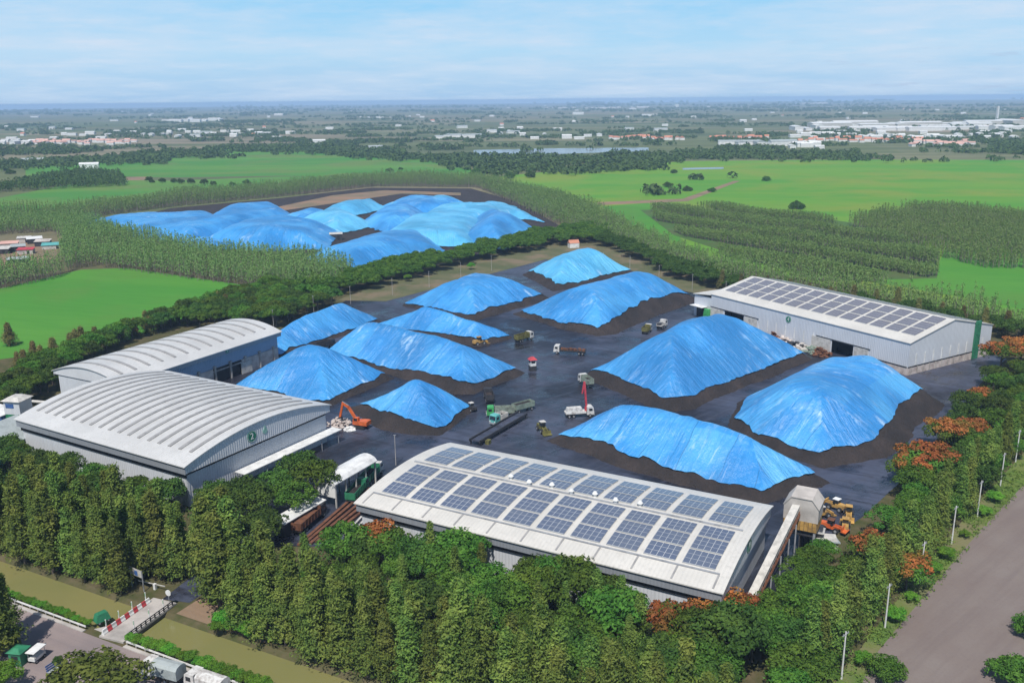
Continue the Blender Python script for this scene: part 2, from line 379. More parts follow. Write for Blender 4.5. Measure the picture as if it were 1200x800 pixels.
# ------------------------------------------------------------------ sun, sky, air
SUN = Vector((-.24*.53, -.971*.53, .848)).normalized()
sl = bpy.data.lights.new('sun', 'SUN'); sl.energy = 4.9; sl.angle = math.radians(.8); sl.color = (1, .955, .89)
so = link(bpy.data.objects.new('sun', sl)); so.rotation_euler = SUN.to_track_quat('Z', 'Y').to_euler()
W = bpy.data.worlds.new('World'); S.world = W; W.use_nodes = True; nt = W.node_tree
bg = nt.nodes['Background']; bg.inputs['Strength'].default_value = .10
sky = N(nt, 'ShaderNodeTexSky'); sky.sky_type = 'NISHITA'; sky.sun_disc = False
sky.sun_elevation = math.asin(SUN.z); sky.sun_rotation = math.atan2(SUN.x, SUN.y); sky.altitude = 90
sky.air_density = 1.0; sky.dust_density = .6; sky.ozone_density = 3.0
tc = N(nt, 'ShaderNodeTexCoord'); sp = N(nt, 'ShaderNodeSeparateXYZ'); L(nt, tc.outputs['Generated'], sp.inputs[0])
zz = math_n(nt, 'ADD', math_n(nt, 'MAXIMUM', sp.outputs[2], 0.0), .10)
cmb = N(nt, 'ShaderNodeCombineXYZ'); L(nt, math_n(nt, 'DIVIDE', sp.outputs[0], zz), cmb.inputs[0]); L(nt, math_n(nt, 'DIVIDE', sp.outputs[1], zz), cmb.inputs[1])
cl = noise(nt, cmb.outputs[0], .62, 8, .62); cl2 = noise(nt, cmb.outputs[0], 2.2, 7, .65)
veil = math_n(nt, 'MULTIPLY', math_n(nt, 'ADD', ramp(nt, cl, .40, .66), math_n(nt, 'MULTIPLY', ramp(nt, cl2, .5, .75), .5)), .72, True)
skc = mixc(nt, 1.0, sky.outputs[0], (1.0, 1.0, 1.0), 'MULTIPLY')
k_ = 1/.10                                                # colours of the clear sky near the horizon, in picture values
el = sp.outputs[2]
low = mixc(nt, ramp(nt, el, .0, .05), tuple(x*k_ for x in (.40, .60, .84)), tuple(x*k_ for x in (.46, .71, .92)))
low = mixc(nt, ramp(nt, el, .045, .12), low, tuple(x*k_ for x in (.27, .63, .95)))
low = mixc(nt, veil, low, tuple(x*k_ for x in (.64, .76, .91)))
pf = math_n(nt, 'MULTIPLY', ramp(nt, noise(nt, cmb.outputs[0], 1.5, 8, .68), .56, .66), math_n(nt, 'MULTIPLY', ramp(nt, sp.outputs[0], .18, .40), ramp(nt, el, .075, .045)))
low = mixc(nt, math_n(nt, 'MULTIPLY', pf, .45), low, tuple(x*k_ for x in (.42, .54, .74)))
skc = mixc(nt, ramp(nt, el, .12, .45), low, skc)
L(nt, skc, bg.inputs['Color'])
S.view_settings.view_transform = 'Standard'; S.view_settings.look = 'None'; S.view_settings.exposure = 0; S.view_settings.gamma = 1
S.render.engine = 'CYCLES'; S.cycles.max_bounces = 6; S.cycles.diffuse_bounces = 3; S.cycles.transparent_max_bounces = 4; S.cycles.volume_bounces = 1
S.cycles.use_denoising = True
hz = MB().box(0, 9000, 46.5, 36000, 30000, 99).build('haze', None)
hm = bpy.data.materials.new('haze_air'); hm.use_nodes = True; hnt = hm.node_tree
hnt.nodes.remove(hnt.nodes['Principled BSDF']); pv = hnt.nodes.new('ShaderNodeVolumePrincipled')
pv.inputs['Color'].default_value = (.41, .60, .90, 1); pv.inputs['Density'].default_value = 1.0e-4; pv.inputs['Anisotropy'].default_value = -.25
L(hnt, pv.outputs[0], hnt.nodes['Material Output'].inputs['Volume']); hz.data.materials.append(hm); tag(hz, kind='stuff')
# ------------------------------------------------------------------ ground with the canal cut into it
CA = math.radians(-27.3); CU = Vector((math.cos(CA), math.sin(CA))); CV = Vector((-math.sin(CA), math.cos(CA)))
C0 = Vector(G(115, 735))                                  # a point on the canal's near bank
def CW(u, v): p = C0+CU*u+CV*v; return (p.x, p.y)         # u along the canal, v across it towards the yard
def toC(px, py, z=0): d = Vector(G(px, py, z))-C0; return (d.dot(CU), d.dot(CV))
CWID = 9.2
ug = [-16000, -400, -200, -100, -60, -30, 0, 30, 60, 100, 200, 400, 16000]
vg = [(-5600, 0), (-60, 0), (-.2, 0), (1.2, -1.5), (CWID-1.6, -1.5), (CWID, 0), (60, 0), (400, 0), (20500, 0)]
b = MB()
# the far ground is a plain sheet: the canal frame is cut off at the haze box
gv = [(*CW(u, v), z) for v, z in vg for u in ug]; nu = len(ug)
gf = [(j*nu+i, j*nu+i+1, (j+1)*nu+i+1, (j+1)*nu+i) for j in range(len(vg)-1) for i in range(nu-1)]
b.add(gv, gf); tag(b.build('ground', 'ground'), kind='structure')
sheet('canal_water', [CW(-300, -.05), CW(300, -.05), CW(300, CWID-.6), CW(-300, CWID-.6)], -.75, 'water', False)
# ------------------------------------------------------------------ fields, yards, roads
sheet('field', [(-60, 352), (95, 316), (150, 314), (286, 334), (268, 352), (150, 398), (60, 412), (-60, 430)], .02, 'rice')
sheet('field', [(-260, 282), (0, 258), (110, 246), (230, 228), (330, 214), (450, 208), (330, 207), (200, 212), (110, 210), (0, 232), (-260, 250)], .03, 'rice3')
sheet('field', [(30, 208), (110, 206), (200, 208), (330, 206), (450, 209), (560, 217), (560, 202), (520, 188), (420, 178), (330, 173), (250, 175), (130, 190), (30, 196)], .03, 'rice3')
sheet('field', [(560, 218), (640, 238), (720, 262), (800, 300), (1200, 380), (1300, 400), (1300, 188), (1000, 187), (800, 189), (660, 200), (590, 206)], .014, 'rice2')
sheet('field', [(1020, 330), (1095, 322), (1108, 290), (1260, 305), (1260, 375), (1150, 352)], .045, 'rice')
sheet('field', [(705, 242), (760, 238), (790, 262), (800, 285), (760, 276)], .045, 'rice')
sheet('dirt_path', [(700, 237), (800, 233), (860, 212), (868, 212), (806, 236), (700, 240.5)], .06, 'bare')
sheet('dirt_path', [(800, 197), (848, 196), (848, 198), (800, 199)], .06, 'pond')
sheet('dirt_path', [(130, 208), (178, 207), (176, 211), (130, 212)], .06, 'bare')
sheet('pond_water', [(555, 176), (640, 174), (760, 173), (760, 177), (640, 181), (555, 182)], .05, 'pond')
sheet('far_yard', [(80, 272), (200, 244), (330, 232), (436, 220), (552, 221), (608, 237), (655, 264), (600, 292), (420, 322), (250, 300), (180, 290)], .024, 'coal')
sheet('bare_ground', [(318, 244), (390, 229), (450, 223), (540, 226), (540, 229), (470, 227), (330, 247)], .04, 'bare')
sheet('bare_ground', [(-40, 284), (40, 280), (75, 290), (60, 305), (-40, 318)], .03, 'bare')
sheet('waste_ground', [(395, 352), (450, 330), (640, 288), (700, 288), (860, 336), (820, 345), (640, 304), (452, 353)], .055, 'waste')
sheet('waste_ground', [(690, 290), (860, 334), (900, 349), (830, 350), (812, 336), (735, 312), (690, 300)], .06, 'waste')
sheet('field', [(750, 246), (880, 244), (1060, 270), (1102, 300), (1098, 326), (960, 330), (790, 276)], .05, 'scrub')
YARD = [(180, 480), (310, 415), (405, 352), (452, 348), (560, 325), (640, 300), (700, 296), (830, 340), (900, 350), (1180, 420), (1150, 448), (1118, 490), (1060, 560), (1010, 606), (955, 642), (905, 735), (870, 760), (400, 640), (340, 640), (250, 640)]
sheet('yard_surface', YARD, .03, 'yard')
RL = [(1004, 812), (1027, 765), (1090, 690), (1150, 620), (1215, 552), (1290, 490)]
sheet('road_verge', [(960, 830), (985, 790), (1075, 672), (1145, 590), (1200, 530), (1290, 460), (1296, 492), (1215, 556), (1150, 624), (1090, 694), (1027, 769), (1004, 820)], .02, 'verge')
sheet('road', RL+[(1500, 490), (1330, 640), (1195, 790), (1130, 850), (990, 850)], .04, 'road')
sheet('road', [CW(-80, -2.2), CW(80, -2.2), CW(80, -15), CW(-80, -15)], .04, 'froad', False)
sheet('road_verge', [CW(-80, -15), CW(80, -15), CW(80, -40), CW(-80, -40)], .02, 'froad', False)
sheet('access_road', [(190, 702), (222, 706), (300, 655), (380, 600), (440, 548), (425, 540), (360, 585), (270, 640)], .045, 'yard')
sheet('bank_earth', [CW(9, CWID+.3), CW(30, CWID+.3), CW(30, CWID+6), CW(9, CWID+7)], .02, 'bare', False)
# ------------------------------------------------------------------ coal heaps and their tarpaulins
def heap(poly, edges, slope, cap, tmat, tlabel, hlabel, step=.9, group_h=None, seed=0):
    p = np.array([G(*q) for q in poly]); n = len(p)
    lo = p.min(0)-4; hi = p.max(0)+4
    xs = np.arange(lo[0], hi[0], step); ys = np.arange(lo[1], hi[1], step); X, Y = np.meshgrid(xs, ys)
    X = X+(vnoise(X*7.3, Y*7.3, 1)-.5)*step*.3; Y = Y+(vnoise(X*7.1, Y*7.7, 2)-.5)*step*.3
    D = np.full(X.shape, 1e9); D2 = D.copy(); U = np.zeros(X.shape); ZE = np.zeros(X.shape); WS = np.zeros(X.shape); SM = np.zeros(X.shape); acc = 0
    kk = 1.1
    for i in range(n):
        a, c = p[i], p[(i+1) % n]; e = c-a; ln = np.hypot(*e)
        t = np.clip(((X-a[0])*e[0]+(Y-a[1])*e[1])/(e@e), 0, 1)
        d = np.hypot(X-a[0]-t*e[0], Y-a[1]-t*e[1]); near = d < D; D2 = np.where(near, D, np.minimum(D2, d))
        U = np.where(near, acc+((X-a[0])*e[0]+(Y-a[1])*e[1])/ln, U); D = np.minimum(D, d)
        w = 1/(d*d+3)**1.5; ZE += w*edges[i]; WS += w; SM += np.exp(-d/kk); acc += ln+11.3
    ZE /= WS
    ins = inside(p, X, Y)
    Ds = -kk*np.log(np.maximum(SM, 1e-30)); Ds = np.where(Ds < 0, D*.3, np.maximum(Ds, D*.35))
    SD = np.where(ins, np.minimum(D, Ds+.6), -D)
    SD = SD+(vnoise(X*.08, Y*.08, seed)-.5)*2.2*np.clip(1-SD/30, .3, 1)+(vnoise(X*.3, Y*.3, seed+1)-.5)*.5; hip = np.clip((D2-D)/2.5, 0, 1)
    Z0 = slope*SD
    Z = np.where(Z0 > cap-2.5, cap-2.5+2.5*(1-np.exp(-(Z0-cap+2.5)/2.5)), Z0)
    Z = Z+(vnoise(X*.05, Y*.05, seed+3)-.5)*2.6*np.clip(SD/8, 0, 1)
    ny, nx = X.shape; idx = np.arange(nx*ny).reshape(ny, nx)
    q = np.stack([idx[:-1, :-1], idx[:-1, 1:], idx[1:, 1:], idx[1:, :-1]], -1).reshape(-1, 4)
    zc = Z.ravel()+(vnoise(X*1.1, Y*1.1, seed+5)-.5).ravel()*.5
    zc = zc-np.clip((Z-ZE).ravel()-1.2, 0, 1)*.9
    keep = (zc[q] > -.35).any(1)
    def compact(V, F, *att):
        u, inv = np.unique(F.ravel(), return_inverse=True); return (V[u], inv.reshape(F.shape), *[a[u] for a in att])
    V = np.stack([X.ravel(), Y.ravel(), np.maximum(zc, -.6)], 1)
    V1, F1 = compact(V, q[keep])
    cx, cy = p.mean(0)
    me = npmesh('coal_heap', V1-np.array([cx, cy, 0]), F1, 'coal'); h = meshobj('coal_heap', me); h.location = (cx, cy, 0)
    tag(h, hlabel, 'coal heap', group_h)
    # cloth: same slope lifted a little, puckered down the slope, cut along a wavy hem
    wr = ((vnoise(U*.32, SD*.05, seed+9)-.5)*.55+(vnoise(U*.9, SD*.12, seed+10)-.5)*.28)*hip+(vnoise(X*.2, Y*.2, seed+11)-.5)*.35
    zt = (Z+.42+wr*np.clip(SD/3, .2, 1)*.8).ravel()
    sv = (Z-ZE-(vnoise(U*.16, U*0+seed, seed+7)-.5)*.8-(vnoise(U*.6, U*0, seed+8)-.5)*.35).ravel()
    tri = np.concatenate([q[:, [0, 1, 2]], q[:, [0, 2, 3]]]); s3 = sv[tri]; full = (s3 > 0).all(1); part = (s3 > 0).any(1) & ~full
    Vt = [np.stack([X.ravel(), Y.ravel(), zt], 1)]; UVt = [np.stack([U.ravel(), SD.ravel()], 1)]
    A = Vt[0]; B = UVt[0]; nv = len(A); exv = []; exu = []; ex = {}; nf = []
    def cut(i, j):
        k = (i, j) if i < j else (j, i)
        if k not in ex:
            t = sv[i]/(sv[i]-sv[j]); ex[k] = nv+len(exv); exv.append(A[i]+(A[j]-A[i])*t); exu.append(B[i]+(B[j]-B[i])*t)
        return ex[k]
    for t in tri[part]:
        out = []
        for a in range(3):
            i, j = int(t[a]), int(t[(a+1) % 3])
            if sv[i] > 0: out.append(i)
            if (sv[i] > 0) != (sv[j] > 0): out.append(cut(i, j))
        for k in range(1, len(out)-1): nf.append((out[0], out[k], out[k+1]))
    V = np.concatenate([A, np.array(exv)]) if exv else A; UV = np.concatenate([B, np.array(exu)]) if exu else B
    F = np.concatenate([tri[full], np.array(nf, int)]) if nf else tri[full]
    V, F, UV = compact(V, F, UV)
    cen = V[F].mean(1)[:, :2]; best = np.full(len(F), 1e9); cuv = np.zeros((len(F), 3, 2)); acc = 0; cor = V[F]
    for i in range(n):
        a, c = p[i], p[(i+1) % n]; e = c-a; ln = np.hypot(*e); q_ = cen-a; t = np.clip((q_@e)/(e@e), 0, 1)
        d = np.hypot(*(q_-t[:, None]*e).T); k_ = d < best; best = np.where(k_, d, best)
        r_ = cor[..., :2]-a; along = (r_@e)/ln+acc; dist = np.abs(r_[..., 0]*e[1]-r_[..., 1]*e[0])/ln
        cuv[k_] = np.stack([along, dist], -1)[k_]; acc += ln+11.3
    UV = cuv.reshape(-1, 2)
    me = npmesh('tarpaulin', V-np.array([cx, cy, 0]), F, tmat, UV, True)
    for pl in me.polygons: pl.use_smooth = True
    o = meshobj('tarpaulin', me); o.location = (cx, cy, 0); tag(o, tlabel, 'tarpaulin')
def T(where): return 'blue tarpaulin '+where
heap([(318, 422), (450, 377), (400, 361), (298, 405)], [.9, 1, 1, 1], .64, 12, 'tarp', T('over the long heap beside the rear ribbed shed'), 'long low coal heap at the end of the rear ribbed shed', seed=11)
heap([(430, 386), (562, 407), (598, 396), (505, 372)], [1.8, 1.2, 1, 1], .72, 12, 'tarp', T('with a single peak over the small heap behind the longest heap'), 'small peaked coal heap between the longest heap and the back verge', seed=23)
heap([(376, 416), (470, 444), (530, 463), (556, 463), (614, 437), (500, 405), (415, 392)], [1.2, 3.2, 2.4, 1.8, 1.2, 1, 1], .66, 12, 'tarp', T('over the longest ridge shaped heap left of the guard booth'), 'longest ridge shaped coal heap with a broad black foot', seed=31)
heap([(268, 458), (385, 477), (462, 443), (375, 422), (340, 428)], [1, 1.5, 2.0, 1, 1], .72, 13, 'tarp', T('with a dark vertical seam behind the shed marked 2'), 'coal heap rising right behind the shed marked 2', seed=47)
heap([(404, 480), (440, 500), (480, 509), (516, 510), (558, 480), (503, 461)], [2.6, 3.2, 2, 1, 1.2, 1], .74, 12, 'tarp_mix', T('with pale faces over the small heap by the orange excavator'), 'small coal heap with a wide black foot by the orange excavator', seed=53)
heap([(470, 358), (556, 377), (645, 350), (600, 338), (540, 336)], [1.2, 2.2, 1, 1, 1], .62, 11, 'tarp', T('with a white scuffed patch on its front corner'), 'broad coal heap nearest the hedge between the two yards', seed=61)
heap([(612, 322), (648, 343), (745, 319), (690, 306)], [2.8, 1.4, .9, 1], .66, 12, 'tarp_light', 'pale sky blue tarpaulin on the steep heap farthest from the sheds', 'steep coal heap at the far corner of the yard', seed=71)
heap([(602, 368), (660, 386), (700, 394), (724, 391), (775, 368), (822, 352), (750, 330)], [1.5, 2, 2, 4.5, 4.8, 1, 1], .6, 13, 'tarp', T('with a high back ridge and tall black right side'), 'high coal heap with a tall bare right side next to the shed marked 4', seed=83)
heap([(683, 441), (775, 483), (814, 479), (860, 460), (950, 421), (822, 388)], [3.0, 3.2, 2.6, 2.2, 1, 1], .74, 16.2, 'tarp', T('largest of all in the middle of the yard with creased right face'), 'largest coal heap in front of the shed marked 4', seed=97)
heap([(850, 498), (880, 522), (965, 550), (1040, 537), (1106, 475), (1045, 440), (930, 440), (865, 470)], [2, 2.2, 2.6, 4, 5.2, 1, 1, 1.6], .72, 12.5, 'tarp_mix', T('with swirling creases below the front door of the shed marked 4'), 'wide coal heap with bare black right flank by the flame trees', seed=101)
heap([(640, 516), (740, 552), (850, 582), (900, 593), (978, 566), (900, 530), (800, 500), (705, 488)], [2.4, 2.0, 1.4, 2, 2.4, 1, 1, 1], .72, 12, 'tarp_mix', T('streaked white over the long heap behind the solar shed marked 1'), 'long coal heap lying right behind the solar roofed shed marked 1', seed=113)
FARH = [([(84, 270), (150, 281), (218, 289), (285, 276), (262, 258), (170, 258)], 9, 'tarp', 'longest', 'at the far left end'),
 ([(210, 276), (262, 282), (352, 258), (332, 246), (250, 253)], 10, 'tarp', 'long', 'against the bare earth strip'),
 ([(222, 290), (300, 297), (386, 294), (402, 274), (350, 264), (262, 272)], 12, 'tarp', 'tall pointed', 'with a dark foot beside the small hut'),
 ([(200, 290), (240, 299), (290, 291), (245, 282)], 5, 'tarp_mix', 'tiny low', 'half hidden by the plantation'),
 ([(352, 306), (408, 320), (526, 298), (510, 281), (440, 283)], 10, 'tarp', 'even deep blue', 'right behind the bright hedge'),
 ([(440, 280), (470, 292), (560, 290), (575, 266), (540, 254), (470, 262)], 9.5, 'tarp_light', 'widest pale patched', 'right of the bare black gap'),
 ([(535, 284), (592, 297), (632, 271), (596, 254), (545, 260)], 13, 'tarp', 'steep blue', 'at the right end'),
 ([(470, 268), (540, 270), (612, 258), (590, 249), (500, 250)], 10, 'tarp_light', 'pale upper', 'along the back of the right end'),
 ([(418, 264), (452, 276), (506, 266), (498, 250), (440, 250)], 10, 'tarp_mix', 'folded', 'in the middle behind the bare black gap'),
 ([(338, 264), (392, 278), (440, 266), (410, 250)], 10, 'tarp_light', 'pale pointed', 'left of the bare black gap'),
 ([(318, 262), (360, 268), (400, 254), (360, 248)], 8, 'tarp_mix', 'half hidden', 'between the pointed ones on the left'),
 ([(368, 252), (402, 258), (456, 246), (440, 237)], 9, 'tarp_light', 'pale narrow', 'in front of the bare earth bank'),
 ([(548, 262), (600, 258), (640, 262), (606, 244), (556, 245)], 8, 'tarp_light', 'pale low', 'at the far right corner by the plantation'),
 ([(440, 246), (490, 252), (560, 246), (530, 238), (470, 237)], 8, 'tarp_mix', 'wide low', 'in front of the small separate one'),
 ([(482, 243), (515, 248), (546, 239), (518, 232)], 8, 'tarp_light', 'small separate', 'farthest back by the plantation')]
for i, (pl, cap, tm, ad, wh) in enumerate(FARH):
    ed = [.7]*len(pl)
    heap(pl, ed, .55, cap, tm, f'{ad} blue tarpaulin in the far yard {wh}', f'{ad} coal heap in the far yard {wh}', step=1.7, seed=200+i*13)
# ------------------------------------------------------------------ warehouses
def text_mesh(txt, size):
    cu = bpy.data.curves.new('lettering', 'FONT'); cu.body = txt; cu.size = size; cu.extrude = .03; cu.align_x = 'CENTER'; cu.align_y = 'CENTER'
    o = bpy.data.objects.new('lettering', cu); COL.objects.link(o); me = bpy.data.meshes.new_from_object(o.evaluated_get(bpy.context.evaluated_depsgraph_get()))
    bpy.data.objects.remove(o); bpy.data.curves.remove(cu); me.name = 'lettering'; return me
def disc(parent, loc, face, r, txt, mat='signgreen'):
    """round sign standing proud of a wall; face = outward unit vector in local xy"""
    n = Vector((*face, 0)); b = MB(); a = Vector(loc); b.bar(a, a+n*.12, r, n=28); s = b.build('sign', mat, parent)
    if txt:
        t = meshobj('number', text_mesh(txt, r*1.5), s); t.data.materials.append(M['white'])
        x = Vector((0, 0, 1)).cross(n).normalized()
        t.matrix_local = Matrix(((x.x, 0, n.x, 0), (x.y, 0, n.y, 0), (0, 1, 0, 0), (0, 0, 0, 1)))
        t.location = a+n*.14
        rg = MB(); k = 28
        vs = [a+n*.135+(x*math.cos(2*PI*i/k)+Vector((0, 0, 1))*math.sin(2*PI*i/k))*r*q for q in (.86, .93) for i in range(k)]
        rg.add(vs, [(i, (i+1) % k, k+(i+1) % k, k+i) for i in range(k)]); rg.build('sign_ring', 'white', s)
    return s
def solar_block(parent, prof, u0, u1, v0, v1, nm='solar_panel', mat='solar'):
    """slab of modules following the roof profile prof(v) between v0..v1"""
    k = 3; vs = []; uv = []
    for i in range(k+1):
        v = v0+(v1-v0)*i/k; z = prof(v)+.22
        for u in (u0, u1): vs.append((u, v, z)); uv.append((0 if u == u0 else 1, i/k))
    n = len(vs); vs2 = vs+[(x, y, z-.14) for x, y, z in vs]; uv = uv+list(uv)
    f = [(2*i, 2*i+1, 2*i+3, 2*i+2) for i in range(k)]+[(2*i+n, 2*i+2+n, 2*i+3+n, 2*i+1+n) for i in range(k)]
    f += [(0, n, n+1, 1), (2*k, 2*k+1, n+2*k+1, n+2*k)]+[(2*i, 2*i+2, n+2*i+2, n+2*i) for i in range(k)]+[(2*i+1, n+2*i+1, n+2*i+3, 2*i+3) for i in range(k)]
    me = npmesh(nm, np.array(vs2), np.array(f), mat, np.array(uv)); me.shade_flat(); return meshobj(nm, me, parent)
def roof_shell(parent, prof, Ln, Wd, mat, over=.35, k=26, name='roof'):
    b = MB(); vs = []
    for t in (0, -.22):
        for i in range(k+1):
            v = -over+(Wd+2*over)*i/k; z = prof(min(max(v, 0), Wd))-(0 if 0 <= v <= Wd else .12)+t
            for u in (-over, Ln+over): vs.append((u, v, z))
    n = 2*(k+1)
    f = [(2*i, 2*i+1, 2*i+3, 2*i+2) for i in range(k)]+[(n+2*i, n+2*i+2, n+2*i+3, n+2*i+1) for i in range(k)]
    f += [(2*i, 2*i+2, n+2*i+2, n+2*i) for i in range(k)]+[(2*i+1, n+2*i+1, n+2*i+3, 2*i+3) for i in range(k)]
    f += [(0, n, n+1, 1), (2*k, 2*k+1, n+2*k+1, n+2*k)]
    b.add(vs, f); return b.build(name, mat, parent)
def arch_shed(label, A, B, C, eave, rise, fh, inset, roofmat, gable_fh=None):
    """A,B photo points of one eave, C of the far end; returns the thing, its length, width and roof profile"""
    a, c, d = Vector(G(*A, eave)), Vector(G(*B, eave)), Vector(G(*C, eave))
    ang = math.atan2(c.y-a.y, c.x-a.x); Ln = (c-a).length; vdir = Vector((-math.sin(ang), math.cos(ang))); Wd = (d-c).dot(vdir)
    t = thing('warehouse', label, 'warehouse', (a.x, a.y, 0), ang)
    prof = lambda v: eave+rise*(1-(2*v/Wd-1)**2)
    roof_shell(t, prof, Ln, Wd, roofmat)
    zb = eave-fh; th = .15
    b = MB()
    for v in (th/2, Wd-th/2): b = MB(); b.box(Ln/2, v, (zb+eave-.25)/2, Ln, th, eave-.25-zb); b.build('fascia', 'fascia', t)
    gz = eave-(gable_fh if gable_fh is not None else fh)
    for u in (0, Ln-th):
        k = 20; b = MB(); top = [(v, prof(v)-.24) for v in [th+(Wd-2*th)*i/k for i in range(k+1)]]
        pr = top+[(Wd-th, gz), (th, gz)]; n = len(pr)
        b.add([(u, v, z) for v, z in pr]+[(u+th, v, z) for v, z in pr], [(i, (i+1) % n, n+(i+1) % n, n+i) for i in range(n)]+[tuple(range(n)), tuple(range(n, 2*n))[::-1]])
        b.build('gable', 'wallgrey_y', t)
    b = MB(); b.box(Ln/2, Wd/2, zb+.15, Ln-.4, Wd-.4, .1); b.build('soffit', 'dark', t)
    i0, ig = inset
    b = MB(); b.box(Ln/2, i0, zb/2, Ln-2*ig, .2, zb+.05); b.build('wall', 'wallsheet', t); b = MB(); b.box(Ln/2, Wd-i0, zb/2, Ln-2*ig, .2, zb+.05); b.build('wall', 'wallsheet', t)
    b = MB(); b.box(ig, Wd/2, gz/2, .2, Wd-2*i0-.2, gz); b.build('wall', 'wallsheet_y', t); b = MB(); b.box(Ln-ig, Wd/2, gz/2, .2, Wd-2*i0-.2, gz); b.build('wall', 'wallsheet_y', t)
    return t, Ln, Wd, prof, ang
def ribs(t, prof, Ln, Wd, n, u0, u1, f0, f1, w=.95):
    for i in range(n):
        u = u0+(u1-u0)*i/(n-1); k = 16; b = MB(); vs = []
        for j in range(k+1):
            v = Wd*(f0+(f1-f0)*j/k); z = prof(v)
            for (du, dz) in ((-w/2, -.02), (-w/2, .22), (w/2, .22), (w/2, -.02)): vs.append((u+du, v, z+dz))
        f = [(4*j+a, 4*j+(a+1) % 4, 4*j+4+(a+1) % 4, 4*j+4+a) for j in range(k) for a in range(4)]+[(0, 1, 2, 3), (4*k+3, 4*k+2, 4*k+1, 4*k)]
        b.add(vs, f); b.build('roof_rib', 'rib', t)
# shed 1: solar roof in front
w1, L1, W1, P1, A1 = arch_shed('arch roofed warehouse covered in solar panels with a round green 1 sign', (417, 588), (846, 693), (915, 594), 9.5, 2.0, 2.0, (.9, .8), 'roofsheet1', 2.2)
b = MB(); b.box(L1/2, .55, 7.0, L1-1.2, .16, .9); b.build('shade_band', 'black', w1)  # black strips painting the shade under the eave and gable fascias
b = MB(); b.box(L1-.62, W1/2, 6.75, .14, W1-2.2, .9); b.build('shade_band', 'black', w1)
cu = (L1-4.4)/10; vr = [(.130, .243), (.256, .367), (.380, .488), (.562, .662), (.675, .773), (.786, .880)]
for i in range(10):
    for (a, c) in vr: solar_block(w1, P1, 2.6+i*cu+.5, 2.6+(i+1)*cu-.8, a*W1, c*W1)
for i in range(11):
    u = 1.6+(L1-3.2)*i/10; b = MB(); b.beam((u, .2, P1(0)+.06), (u, .10*W1, P1(.10*W1)+.08), .35, .1); b.build('roof_seam', 'rib', w1)
b = MB(); b.beam((1.5, .108*W1, P1(.108*W1)+.1), (L1-1.5, .108*W1, P1(.108*W1)+.1), .35, .2); b.beam((1.5, .525*W1, P1(.525*W1)+.1), (L1-1.5, .525*W1, P1(.525*W1)+.1), .5, .16); b.build('walkway', 'grey', w1)
for i in range(7):
    u = L1*(.33+.055*i*1.15); v = W1*(.535 if i % 2 else .56); b = MB(); b.bar((u, v, P1(v)), (u, v, P1(v)+.7), .35, n=10); b.bar((u, v, P1(v)+.7), (u, v, P1(v)+1.2), .62, .3, n=12); b.build('roof_vent', 'white', w1)
disc(w1, (L1, W1*.5, 9.3), (1, 0), 1.5, '1')
# shed 2
w2, L2, W2, P2, A2 = arch_shed('nearest ribbed arch roof warehouse with a round green 2 sign on its gable', (18, 490), (216, 546), (388, 474), 10.6, 3.6, 2.2, (1.0, 1.0), 'roofsheet', 2.0)
b = MB(); b.box(L2-.82, W2/2, 8.2, .14, W2-2.4, .8); b.build('shade_band', 'black', w2)  # black strip painting the shade below the gable fascia
ribs(w2, P2, L2, W2, 17, 3, L2-3, .09, .92)
b = MB(); b.box(L2/2, .72, 7.8, L2-1.2, .16, 1.2); b.build('shade_band', 'black', w2)  # eave side: fascia shade painted as a black strip
disc(w2, (L2, W2*.42, 10.9), (1, 0), 1.5, '2')
s = MB(); s.m = Matrix.Translation((L2, W2*.51, 11.2)); s.bar((0, 0, -.3), (.1, 0, -.3), .75, n=16); s.box(.05, 0, .6, .1, .45, .9); s.build('emblem', 'signpale', w2)
b = MB(); b.beam((L2+1.2, W2*.30, 3.6), (L2+1.2, W2+1, 3.6), 3.4, .18); b.build('canopy', 'white', w2)
b = MB()
for i in range(6): b.bar((L2+2.6, W2*.32+i*W2*.135, 0), (L2+2.6, W2*.32+i*W2*.135, 3.5), .1)
b.build('canopy_post', 'grey', w2)
# shed 3: its long side (with the open bay) faces the yard
w3, L3, W3, P3, A3 = arch_shed('rear ribbed arch roof warehouse with an open bay in its shaded long side', (140, 449), (329, 388), (262, 376), 11, 2.8, 1.7, (1.9, .35), 'roofsheet', 1.2)
ribs(w3, P3, L3, W3, 13, 4, L3-4, .12, .80)
b = MB(); b.box(L3/2, 1.7, 7.2, L3-1, .2, 4.2); b.build('upper_wall', 'wallshade', w3)
b = MB(); b.box(L3*.29, 1.62, 2.5, L3*.5, .5, 5.0); b.box(L3*.86, 1.62, 2.5, L3*.26, .5, 5.0); b.build('lower_wall', 'plinth', w3)
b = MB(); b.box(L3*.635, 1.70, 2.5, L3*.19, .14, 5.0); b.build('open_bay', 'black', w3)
b = MB(); b.box(L3*.635, 1.5, 4.1, L3*.188, .3, .35); b.build('bay_beam', 'concrete', w3)
for i in range(10):
    b = MB(); u = 3+(L3-6)*i/9; b.box(u, 1.25, 2.75, .6, .5, 5.5); b.box(u, 1.25, 5.7, .9, .7, .5); b.build('pilaster', 'concrete', w3)
b = MB(); b.box(L3*.755, 1.05, 2.0, 5.0, .12, 4.0); b.build('sliding_door', 'offwhite', w3)
disc(w3, (L3*.62, 0, 10.1), (0, -1), .75, '3')
